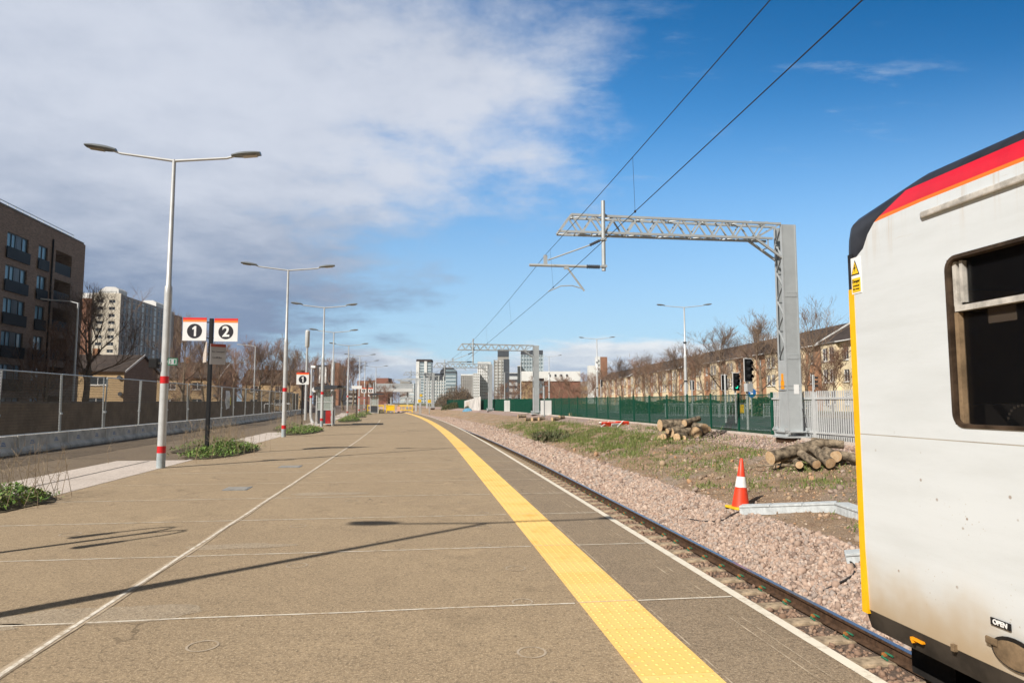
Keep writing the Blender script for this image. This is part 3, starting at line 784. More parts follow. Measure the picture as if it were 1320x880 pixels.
    for yy in (-2.35, -4.6, -7.2): MB().box2((-W-.0015, yy-.004, 1.23), (-W+.002, yy+.004, 3.62)).build('panel_seam', M['dusty'], r)
    MB().box2((-W-.0012, -19.5, 1.512), (-W+.002, -1.35, 1.515)).build('panel_seam', M['dusty'], r)
    # fuel filler recess with its dusty cap
    b = MB(); n = 24; cy, cz = -1.17, 1.33
    ring = [(cy+.135*math.cos(2*math.pi*k/n), cz+.075*math.sin(2*math.pi*k/n)) for k in range(n)]
    inner = [(cy+.005+.118*math.cos(2*math.pi*k/n), cz-.006+.062*math.sin(2*math.pi*k/n)) for k in range(n)]
    b.add([(-W-.004, y, z) for y, z in ring]+[(-W-.001, y, z) for y, z in inner]+[(-W+.0, y, z) for y, z in ring], [(i, (i+1) % n, n+(i+1) % n, n+i) for i in range(n)]+[(i, (i+1) % n, 2*n+(i+1) % n, 2*n+i) for i in range(n)])
    h = b.build('filler_rim', M['under'], r)
    b = MB(); b.add([(-W-.0055, y, z) for y, z in inner]+[(-W-.012, cy+.06*math.cos(2*math.pi*k/n), cz+.03*math.sin(2*math.pi*k/n)) for k in range(n)], [(i, (i+1) % n, n+(i+1) % n, n+i) for i in range(n)]+[[n+k for k in range(n)]])
    b.build('filler_cap', M['dusty'], h, smooth=True)
    MB().box2((-W-.016, -1.08, 1.335), (-W-.002, -1.01, 1.372)).build('filler_lug', M['dusty'], h, bevel=.008)
    MB().box2((-W-.008, -.80, 1.215), (-W+.02, -.775, 1.25)).build('small_bracket', M['dusty'], r)
    # below the floor
    MB().box2((-1.0, -18.5, .45), (1.0, -4.3, 1.1)).build('underframe_box', M['under'], r)
    for yy in (-2.9, -16.8):
        MB().box2((-1.05, yy-1.6, .38), (1.05, yy+1.6, .82)).build('bogie_frame', M['under'], r)
        for dy in (-1.0, 1.0):
            for sx in (-1, 1):
                b = MB(); b.tube([(sx*.68, yy+dy, .42), (sx*.80, yy+dy, .42)], .42, 20); b.build('wheel', M['rail_side'], r, smooth='auto')
    MB().box2((-.25, -.6, .95), (.25, .12, 1.2)).box2((-.12, .1, .95), (.12, .42, 1.18)).build('coupler', M['under'], r, bevel=.02)
    MB().box2((-1.15, -.5, .86), (1.15, -.15, 1.10)).build('headstock', M['under'], r)
    b = MB(); b.prism([(-.83, .35), (-.83, .86), (-.64, .86), (-.66, .70), (-.71, .66), (-.70, .35)], -.12, -.08); b.build('lifeguard', M['dusty'], r)
    b = MB(); b.tube([(-1.02, -.05, .93), (-.98, .05, .86), (-.90, .07, .77), (-.85, .06, .64), (-.83, .04, .48), (-.82, .0, .33)], .018, 8); b.build('brake_hose', M['dusty'], r, smooth=True)
build_train()

# ------------------------------------------------------------------ platform lamp posts
def arc_pts(a, b, rise, n=8):
    a, b = Vector(a), Vector(b); return [a.lerp(b, i/n)+Vector((0, 0, rise*math.sin(math.pi*i/n))) for i in range(n+1)]
def make_lamp(name, H, arm, double, label, cat, group, bands=True, r0=.095, r1=.055, step=4.35):
    root = empty(name, (0, 0, 0), 0, label, cat, group)
    MB().tube([(0, 0, .0), (0, 0, .36)], r0+.004, 16).build('base_sleeve', M['lamp_base'], root, smooth='auto')
    b = MB(); b.tube([(0, 0, .36), (0, 0, step-.15), (0, 0, step+.05), (0, 0, step+.1), (0, 0, H)], [r0, r0*.95, r0*.92, r1*1.15, r1*.8], 16); b.build('pole', M['lamp_grey'], root, smooth='auto')
    if bands:
        for z in (.44, 2.12): MB().tube([(0, 0, z-.085), (0, 0, z+.085)], r0+.003, 16).build('red_band', M['red_band'], root, smooth='auto')
    for s in ((-1, 1) if double else (double_side(double),)):
        b = MB(); b.tube([(0, 0, H-.03), (s*.3, 0, H+.0), (s*arm*.62, 0, H+.10), (s*(arm-.60), 0, H+.16)], [.038, .034, .03, .028], 10); b.build('arm', M['lamp_grey'], root, smooth='auto')
        a = s*(arm-.66); hd = MB(); N_ = 9; ring = []
        for i in range(N_):
            u = i/(N_-1); w = .05+.115*math.sin(min(1, u*1.9+.15)*math.pi/2)*(1 if u < .8 else 1-(u-.8)*1.6); h = .05+.035*math.sin(u*math.pi)
            ring.append((a+s*u*.70, w, H+.165+u*.085, h))
        vs = []; n = 10
        for (x, w, z, h) in ring:
            for k in range(n):
                q = 2*math.pi*k/n; vs.append((x, w*math.cos(q), z+(h*math.sin(q) if math.sin(q) > 0 else h*.45*math.sin(q))))
        fs = [(i*n+k, i*n+(k+1) % n, (i+1)*n+(k+1) % n, (i+1)*n+k) for i in range(N_-1) for k in range(n)]+[list(range(n)), [len(vs)-n+k for k in range(n)]]
        hd.add(vs, fs); ho = hd.build('lamp_head', M['lamp_head'], root, smooth='auto')
        MB().bar((a+s*.28, 0, H+.165+.028-.036), (a+s*.62, 0, H+.165+.07-.036), .17, .02).build('lens', M['lens'], ho)
    return root
def double_side(d): return -1
LG = 'twin headed lamp posts along the platform'
lamp_labels = [None, 'nearest tall twin headed lamp post, standing on pale paving left of the platform sign',
 'second twin headed lamp post, between the green weed clumps', 'third twin headed lamp post, right in front of the glazed shelter',
 'fourth twin headed lamp post, standing just behind the glazed shelter', 'fifth twin headed lamp post beyond the shelter', 'sixth twin headed lamp post, near the plain white name board', 'seventh twin headed lamp post, beside the small far numbered signs', 'farthest twin headed lamp post by the yellow barriers']
lamp_xy = [(-6.62, 2.25), (-8.46, 16.64), (-10.29, 31.0), (-12.08, 43.6), (-15.6, 59.5), (-17.7, 73.8), (-20.3, 91), (-22.4, 104), (-23.9, 120)]
lamp = None
for i, (x, y) in enumerate(lamp_xy):
    z = 0 if y < 98 else -.03
    if i == 0:
        lamp = make_lamp('lamp_post', 7.62, 2.03, True, 'twin headed lamp post beside the photographer that throws the long shadow', 'lamp post', LG)
        lamp.location = (x, y, z); lamp.rotation_euler.z = head(y)
    else: place_copy(lamp, (x, y, z), head(y)+(.0 if i != 2 else .03), lamp_labels[i])
# things fixed to the nearest post
sp = empty('loudspeaker', (-8.62, 16.58, 2.52), R(8), 'small black loudspeaker box strapped to the nearest lamp post', 'loudspeaker')
MB().box((-.07, 0, 0), (.2, .22, .24)).build('speaker_body', M['black'], sp, bevel=.02)
MB().box((.065, 0, 0), (.07, .1, .05)).build('speaker_bracket', M['galv_dark'], sp)
sg = empty('exit_sign', (-8.26, 16.60, 2.56), R(6), 'small pale green edged sign plate on the nearest lamp post', 'sign')
MB().box((0, 0, 0), (.22, .012, .17)).build('sign_plate', M['exit_green'], sg)
MB().box((0, -.008, 0), (.18, .006, .13)).build('sign_panel', M['sign_grey'], sg)
MB().box((-.05, -.012, .03), (.03, .004, .03)).bar((-.05, -.012, .02), (-.03, -.012, -.03), .02, .004).bar((-.04, -.012, -.02), (-.07, -.012, -.06), .014, .004).box((.05, -.012, 0), (.04, .004, .1)).build('sign_figure', M['exit_green'], sg)
MB().box((-.11, .02, 0), (.06, .05, .05)).build('sign_bracket', M['galv_dark'], sg)
# loudspeaker pole out of frame on the left: its hooked arms throw the curled shadow
x, y = -7.52, 5.14
lp = empty('loudspeaker_pole', (x, y, 0), R(-42), 'short pole with two hooked arms beside the platform edge paving', 'pole')
MB().tube([(0, 0, 0), (0, 0, 3.75)], [.06, .045], 12).build('pole', M['lamp_grey'], lp, smooth='auto')
for s in (-1, 1):
    MB().tube([(0, 0, 3.5), (s*.05, 0, 3.85), (s*.14, 0, 4.0), (s*.24, 0, 3.95), (s*.30, 0, 3.75), (s*.32, -s*.06-.02, 3.35)], .026, 8).build('hooked_arm', M['lamp_grey'], lp, smooth=True)
    MB().tube([(s*.32, -s*.06-.02, 3.45), (s*.325, -s*.07-.02, 3.3), (s*.33, -s*.08-.02, 3.1)], [.05, .07, .085], 12).build('horn', M['lamp_head'], lp, smooth='auto')

# ------------------------------------------------------------------ platform signs
def number_sign(parent, cx, z0, s, num, face=-.05, rot=0):
    b = MB().box((cx, face, z0+s/2), (s, .016, s)).build('sign_board', M['white'], parent)
    MB().box((cx, face-.0095, z0+s-.035*s/.7), (s-.002, .006, .07*s/.7)).build('red_stripe', M['sign_red'], b)
    MB().box((cx, face-.0095, z0+s-.1*s/.7), (s-.002, .006, .058*s/.7)).build('orange_stripe', M['sign_orange'], b)
    d = MB(); rr = .222*s/.7; cz = z0+s*.415
    d.add([(cx+rr*math.cos(2*math.pi*k/40), face-.0115+(.006 if j else 0), cz+rr*math.sin(2*math.pi*k/40)) for j in (0, 1) for k in range(40)], [list(range(40))]+[(k, (k+1) % 40, 40+(k+1) % 40, 40+k) for k in range(40)])
    dd = d.build('number_disc', M['disc'], b)
    if num:
        k = s/.7
        if num == '1':
            q = [(-.075, .085), (.005, .155), (.05, .155), (.05, -.155), (-.012, -.155), (-.012, .07), (-.05, .04)]
            o = MB().add([(cx+x*k, face-.0135, cz+z*k) for x, z in q]+[(cx+x*k, face-.0105, cz+z*k) for x, z in q], [[0, 1, 2, 5, 6], [2, 3, 4, 5]]+[(i, (i+1) % 7, 7+(i+1) % 7, 7+i) for i in range(7)]).build('number', M['white'], dd)
        else:
            o = obj('number', text_mesh(num, .44*k, M['white'], .001, .012*k), dd)
            o.location = (cx, face-.014, cz-.005); o.rotation_euler = (R(90), 0, 0)
    return b
def lettering(parent, body, size, loc, mat, rz=0, offset=0):
    o = obj('lettering', text_mesh(body, size, mat, .001, offset), parent); o.location = loc; o.rotation_euler = (R(90), 0, rz); return o
sx_, sy_ = -9.12, 20.6
st = empty('platform_sign', (sx_, sy_, 0), R(3), 'black post carrying two square platform signs numbered 1 and 2 above a tilted name board', 'sign', 'platform signs on black posts')
MB().box((0, 0, 2.05), (.105, .105, 4.1)).build('post', M['black'], st, bevel=.008)
number_sign(st, -.475, 3.42, .70, '1'); number_sign(st, .455, 3.40, .70, '2')
MB().box((0, -.03, 3.98), (.62, .02, .035)).box((0, -.03, 3.50), (.62, .02, .035)).build('sign_bracket', M['black'], st)
nb = MB().box((0, 0, 0), (.46, .018, .62)).build('name_board', M['sign_grey'], st); nb.location = (.20, .06, 3.02); nb.rotation_euler.z = R(42)
MB().box((0, -.0115, .265), (.458, .006, .085)).build('board_stripe', plain('dull_red', (.36, .08, .06), .5), nb)
lettering(nb, 'Bae Caerdydd', .066, (0, -.0105, .08), M['sign_text'], 0, .001); lettering(nb, 'Cardiff Bay', .066, (-.03, -.0105, -.10), M['sign_text'], 0, .001)
nb2 = MB().box((0, 0, 0), (.46, .018, .62)).build('name_board', M['paving'], st); nb2.location = (-.20, .10, 3.08); nb2.rotation_euler.z = R(-58); nb2['label'] = 'pale blank back of the other name board'
s2 = empty('platform_sign', (-12.55, 41.0, 0), R(8), 'single square platform sign on a thin black post just before the shelter', 'sign', 'platform signs on black posts')
MB().box((0, 0, 1.7), (.08, .08, 3.4)).build('post', M['black'], s2); number_sign(s2, 0, 2.6, .72, '1')
s3 = empty('name_board', (-14.75, 65, 0), R(10), 'wide plain white name board on a black post beyond the shelter', 'sign', 'platform signs on black posts')
MB().box((0, 0, 1.5), (.09, .09, 3.0)).build('post', M['black'], s3); MB().box((0, -.06, 2.92), (.95, .02, .3)).build('board', M['white'], s3)
s4 = empty('platform_sign', (-18.2, 86, 0), R(12), 'farthest pair of small numbered platform signs on a black post', 'sign', 'platform signs on black posts')
MB().box((0, 0, 1.85), (.1, .1, 3.7)).build('post', M['black'], s4); number_sign(s4, -.42, 2.65, .62, '1'); number_sign(s4, .42, 2.65, .62, '2')

# ------------------------------------------------------------------ shelters
def make_shelter(name, label, group, red=True):
    r = empty(name, (0, 0, 0), 0, label, 'shelter', group)     # x across the platform (0..1.05), y along (0..3.0)
    for (x, y) in ((0, 0), (1.0, 0), (1.0, 1.5), (0, 3.0), (1.0, 3.0), (0, 1.5)):
        MB().box((x, y, 1.15), (.075, .075, 2.3)).build('post', M['lamp_grey'], r)
    b = MB(); b.prism([(-.16, 2.34), (1.75, 2.50), (1.75, 2.60), (.7, 2.66), (-.16, 2.50)], -.35, 3.4); b.build('roof', M['dark_panel'], r)
    MB().tube([(-.14, -.28, 2.35), (-.14, -.2, 2.35)], .16, 16).build('roof_end_cap', M['white'], r)
    for z in (.12, 1.05, 1.55): 
        MB().box((.5, 0, z), (.93, .05, .05)).build('rail', M['lamp_grey'], r)
        MB().box((1.0, .75, z), (.05, 1.43, .05)).build('rail', M['lamp_grey'], r)
    MB().box((.5, 0, 1.67), (.92, .012, 1.2)).build('glass_panel', M['shelter_glass'], r)
    MB().box((0, 1.5, 1.45), (.012, 2.9, 1.7)).build('glass_panel', M['shelter_glass'], r)
    MB().box((.5, 3.0, 1.2), (.92, .012, 2.2)).build('glass_panel', M['shelter_glass'], r)
    MB().box((1.0, .75, 1.7), (.012, 1.42, 1.2)).build('glass_panel', M['shelter_glass'], r)
    MB().box((.34, .024, .58), (.50, .03, .85)).build('dark_panel', M['dark_panel'], r)
    MB().box((.75, .02, .58), (.32, .03, .85)).build('end_panel', M['shelter_red' if red else 'dark_panel'], r)
    MB().box((.98, .78, .58), (.03, 1.40, .85)).build('dark_panel', M['dark_panel'], r)
    MB().box((.28, 1.6, .5), (.42, 2.6, .06)).build('bench', M['shelter_red'], r)
    return r
sh = make_shelter('shelter', 'glazed waiting shelter with red lower panel behind the third lamp post', 'waiting shelters on the platform')
sh.location = (-12.72, 44.6, 0); sh.rotation_euler.z = head(45)+R(2)
sh2 = make_shelter('shelter', 'distant dark roofed waiting shelter near the end of the platform', 'waiting shelters on the platform', False); sh2.location = (-18.4, 89, 0); sh2.rotation_euler.z = head(89)
# camera pole with a bent foot and antenna pole
cp = empty('camera_pole', (-14.75, 50.3, 0), head(50), 'slim pole with a red band and small camera on top, left of the shelter', 'pole')
MB().tube([(.22, -.1, 0), (.12, -.05, .12), (.03, 0, .35), (0, 0, .7), (0, 0, 4.1)], [.12, .12, .11, .10, .06], 12).build('pole', M['lamp_grey'], cp, smooth='auto')
MB().tube([(0, 0, 1.85), (0, 0, 2.02)], .103, 12).build('red_band', M['red_band'], cp)
MB().bar((-.05, 0, 4.15), (.28, -.12, 4.12), .16, .16).build('camera', M['white'], cp)
ap = empty('antenna_mast', (-17.6, 58.5, 0), 0, 'tall white mast with a thick cylindrical top left of the shelter', 'mast')
MB().tube([(0, 0, 0), (0, 0, 6.2)], [.12, .09], 12).build('pole', M['lamp_grey'], ap, smooth='auto')
MB().tube([(0, 0, 6.2), (0, 0, 6.3), (0, 0, 7.6), (0, 0, 7.7)], [.12, .19, .19, .1], 14).build('antenna_drum', M['pale_panel'], ap, smooth='auto')
for i, (x, y, h, lb) in enumerate(((-19.3, 74, 5.8, 'thin grey pole among the trees past the shelter'), (-19.6, 97, 4.2, 'short grey pole close to the yellow barriers'))):
    q = empty('pole', (x, y, 0), 0, lb, 'pole'); MB().tube([(0, 0, 0), (0, 0, h)], [.1, .07], 10).build('pole_shaft', M['galv'], q, smooth='auto'); MB().box((.06, 0, h), (.3, .14, .12)).build('pole_head', M['lamp_head'], q)

# ------------------------------------------------------------------ yellow barriers across the platform end
def ped_barrier(name, w, label, solid=False):
    r = empty(name, (0, 0, 0), 0, label, 'barrier', 'yellow barriers across the platform end')
    for sx in (-1, 1): MB().box((sx*w/2, 0, .55), (.09, .07, 1.1)).build('upright', M['yellow'], r)
    MB().box((0, 0, 1.0), (w, .05, .14)).build('top_rail', M['yellow'], r); MB().box((0, 0, .35), (w, .05, .10)).build('lower_rail', M['yellow'], r)
    if solid: MB().box((0, .02, .65), (w-.1, .03, .75)).build('panel', M['yellow'], r)
    else:
        for k in range(1, 4): MB().box((-w/2+w*k/4, 0, .68), (.05, .03, .6)).build('bar', M['yellow'], r)
    return r
b1 = ped_barrier('barrier', 1.1, 'solid yellow barrier panel across the platform end', True); b1.location = (-16.95, 95.6, 0)
b2 = ped_barrier('barrier', 2.0, 'open yellow barrier with orange board leaning on it'); b2.location = (-14.9, 95.8, 0); b2.rotation_euler.z = R(-8)
b3 = ped_barrier('barrier', 2.2, 'leftmost yellow barrier, by the heap of pale slabs'); b3.location = (-19.1, 96, 0); b3.rotation_euler.z = R(6)
q = empty('warning_board', (-15.75, 95.3, 0), R(5), 'pale orange warning board standing against the yellow barriers', 'sign')
MB().box((0, 0, .55), (.36, .03, .7)).build('board', plain('pale_orange', (.75, .42, .28), .6), q); MB().box((0, .05, .1), (.3, .25, .2)).build('foot', M['dark_panel'], q)
q = empty('slab_heap', (-17.95, 93.6, 0), R(8), 'heap of pale cream slabs in front of the yellow barriers', 'slab heap')
b = MB(); b.prism([(-.65, 0), (.55, 0), (.3, .42), (-.4, .42)], -.5, .5); b.build('slabs', plain('cream_slab', (.62, .54, .36), .8), q, bevel=.02)
for (x, w) in ((-.25, .9), (.1, .8)): MB().box((x, -.1, .46), (w, .6, .07), rz=.1*w).build('loose_slab', M['paving'], q)

# ------------------------------------------------------------------ white barrier blocks and the mesh fence on them, boundary wall behind
bb = None; pn = None; t = 5.0; i = 0
while t < 92:
    c = P(-14.75, t+1.48)
    if bb is None:
        bb = empty('barrier_block', c, head(t), 'low white barrier block in the row under the mesh fence', 'barrier block', 'white barrier blocks under the mesh fence')
        b = MB(); b.prism([(-.28, 0), (.28, 0), (.28, .10), (.17, .2), (.14, .56), (-.14, .56), (-.17, .2), (-.28, .1)], -1.47, 1.47); b.build('block', M['barrier'], bb, bevel=.02)
        for yy in (-.72, .72):
            b = MB()
            for k in range(3): b.box((.158-.003*k, yy, .30+.045*k), (.012, .26-.06*k, .022))
            b.build('printed_mark', M['barrier_mark'], bb)
    else: place_copy(bb, c, head(t+1.5), 'low white barrier block in the row under the mesh fence')
    t += 2.98; i += 1
def make_panel():
    r = empty('fence_panel', (0, 0, 0), 0, 'grey wire mesh fence panel standing on the white barrier blocks', 'fence panel', 'mesh fence panels above the white blocks')
    L = 3.42; h = 2.0
    MB().tube([(0, -L/2, 0), (0, -L/2, h)], .028, 8).tube([(0, L/2, 0), (0, L/2, h)], .028, 8).tube([(0, -L/2, h), (0, L/2, h)], .02, 8).tube([(0, -L/2, .03), (0, L/2, .03)], .02, 8).build('frame', M['galv'], r, smooth='auto')
    b = MB(); y = -L/2+.08
    while y < L/2: b.bar((0, y, .03), (0, y, h), .0048); y += .055
    for k in range(1, 21): b.bar((.004, -L/2, h*k/21), (.004, L/2, h*k/21), .0075)
    b.build('wire_mesh', M['wire'], r)
    MB().box((.02, -L/2-.03, .65), (.07, .12, .07)).build('clamp', M['galv'], r)
    return r
t = 6.5; i = 0
while t < 90:
    c = P(-14.85, t, .53)
    if pn is None: pn = make_panel(); pn.location = c; pn.rotation_euler = (0, 0, head(t))
    else:
        o = place_copy(pn, c, head(t)+R(1.2*math.sin(i*2.3)), 'grey wire mesh fence panel standing on the white barrier blocks'); o.rotation_euler.y = R(1.5*math.sin(i*1.9+.5))
    t += 3.5; i += 1
q = empty('poster', P(-14.76, 48.2, 1.15), head(48)+R(-90)+R(180), 'crumpled white poster with a yellow mark tied to the mesh fence', 'poster')
b = MB()
vs = []; nx, nz = 8, 10
for j in range(nz+1):
    for i_ in range(nx+1):
        u, v = i_/nx, j/nz; vs.append((u*.95-.475+.05*math.sin(v*4), -.05+.035*math.sin(u*9+v*3)+.02*math.sin(v*11), v*1.15-.1*u*(1-v)))
b.add(vs, [(j*(nx+1)+i_, j*(nx+1)+i_+1, (j+1)*(nx+1)+i_+1, (j+1)*(nx+1)+i_) for j in range(nz) for i_ in range(nx)])
po = b.build('sheet', plain('poster_paper', (.85, .85, .85), .6, 0, .2, 5.), q, smooth=True); po.rotation_euler.z = R(180)
MB().box((.12, -.10, .45), (.26, .012, .5)).build('yellow_patch', plain('poster_yellow', (.7, .62, .12), .6), q)
bw = empty('boundary_wall', P(-20, 30, 0), 0, 'long dark brown wall behind the mesh fence on the left', 'wall')
org = P(-20, 30, 0); b = MB(); ts_ = arange(-6, 92, 3.)
for a_, c_ in zip(ts_, ts_[1:]):
    p, q_ = P(-18.6, a_)-org, P(-18.6, c_)-org; b.bar((p.x, p.y, .75), (q_.x, q_.y, .75), .24, 1.52)
b.build('wall_face', M['boundary'], bw)
b = MB()
for a_, c_ in zip(ts_, ts_[1:]):
    p, q_ = P(-18.6, a_)-org, P(-18.6, c_)-org; b.bar((p.x, p.y, 1.55), (q_.x, q_.y, 1.55), .30, .08)
b.build('coping', M['dark_concrete'], bw)
gf = empty('goal_frame', (-24.6, 72.0, 0), head(72)+R(6), 'white tubular goal frame behind the mesh fence', 'goal frame')
MB().tube([(-1.3, 0, 0), (-1.3, 0, 1.35)], .06, 8).build('post', M['white'], gf); MB().tube([(1.3, 0, 0), (1.3, 0, 1.35)], .06, 8).build('post', M['white'], gf); MB().tube([(-1.3, 0, 1.33), (1.3, 0, 1.33)], .06, 8).build('crossbar', M['white'], gf)

# ------------------------------------------------------------------ weed clumps
def weeds(x, y, rx, ry, h, n, label, stalks=30, rz=0):
    r = empty('weed_clump', (x, y, 0), rz, label, 'weeds', 'weed clumps along the platform paving')
    b = MB(); k_ = 26; b.add([(rx*1.02*(1+.18*noise.noise((math.cos(6.283*i/k_)*2, math.sin(6.283*i/k_)*2, x)))*math.cos(6.283*i/k_), ry*1.02*math.sin(6.283*i/k_), .0125) for i in range(k_)]+[(0, 0, .05)], [(i, (i+1) % k_, k_) for i in range(k_)])
    b.build('soil', M['soil'], r)
    a = rng.uniform(0, 2*np.pi, n); q = np.sqrt(rng.random(n)); rag = np.array([1+.45*noise.noise((math.cos(v)*2.2+x, math.sin(v)*2.2, 3.)) for v in a])*np.where(rng.random(n) < .06, 1.3, 1.); cx = rx*q*np.cos(a)*rag; cy = ry*q*np.sin(a)*rag
    lump = np.array([.55+.55*noise.noise((cx[i]*2.2+x, cy[i]*2.2+y, 1.)) for i in range(n)])
    cz = np.clip(h*(1-q**2.2)*(.5+lump)*rng.uniform(.15, 1., n), .0, None)+.05
    az = rng.uniform(0, 2*np.pi, n); L = rng.uniform(.05, .13, n); w = L*rng.uniform(.25, .45, n); up = rng.uniform(-.2, .9, n)
    d = np.stack([np.cos(az)*np.cos(up), np.sin(az)*np.cos(up), np.sin(up)], 1); s = np.stack([-np.sin(az), np.cos(az), rng.uniform(-.3, .3, n)], 1)
    c = np.stack([cx, cy, cz], 1)
    V = np.stack([c, c+d*L[:, None]*.5+s*w[:, None]*.5, c+d*L[:, None], c+d*L[:, None]*.5-s*w[:, None]*.5], 1).reshape(-1, 3)
    V = V.reshape(n, 4, 3); V[:, :, 2] += np.clip(.008-V[:, :, 2].min(1), 0, None)[:, None]; V = V.reshape(-1, 3)
    F = np.arange(4*n).reshape(n, 4)
    obj('foliage', np_mesh('foliage', V, F, M['leaf']), r)
    if stalks:
        b = MB()
        for k in range(stalks):
            p = Vector((random.gauss(0, rx*.5), random.gauss(0, ry*.6), 0)); hh = (h+.12)*random.uniform(1.1, 2.6)
            l = Vector((random.gauss(0, .18), random.gauss(0, .18), 1))*hh; m = p+l*.5+Vector((random.gauss(0, .05), random.gauss(0, .05), 0))
            b.tube([p, m, p+l], [.006, .004, .002], 3, False)
            for _ in range(5):
                s0 = p.lerp(p+l, random.uniform(.4, .95)); b.tube([s0, s0+Vector((random.gauss(0, .09), random.gauss(0, .09), random.uniform(.03, .16)))*(hh/.7)], [.003, .0015], 3, False)
        tag(b.build('dry_stalks', M['dry'], r), kind='stuff')
    return r
weeds(-8.25, 10.6, .95, 1.35, .26, 2600, 'dark green weed clump with dry stalks at the left edge of the picture', 70, R(5))
weeds(-9.0, 21.6, .82, 2.6, .27, 4200, 'leafy green weed clump around the foot of the numbered sign post', 60, R(7))
weeds(-10.9, 36.0, .85, 3.6, .27, 4200, 'leafy weed clump beyond the second lamp post and before the shelter', 50, R(8))
weeds(-13.35, 56.5, .9, 4.2, .36, 3000, 'far weed clump between shelter and plain name board', 30, R(9))
weeds(-15.9, 70.5, .9, 4.0, .38, 2200, 'farther weed clump just past the plain name board', 20, R(11))
weeds(-18.0, 84, .8, 3.0, .4, 1500, 'farthest weed clump, by the foot of the last numbered sign', 12, R(12))
weeds(-10.7, 24.5, .7, 3.2, .28, 900, 'thin brown dry weeds behind the numbered sign post', 90, R(7))
weeds(-13.2, 40.5, .6, 3., .3, 600, 'thin dry weeds left of the shelter', 50, R(8))

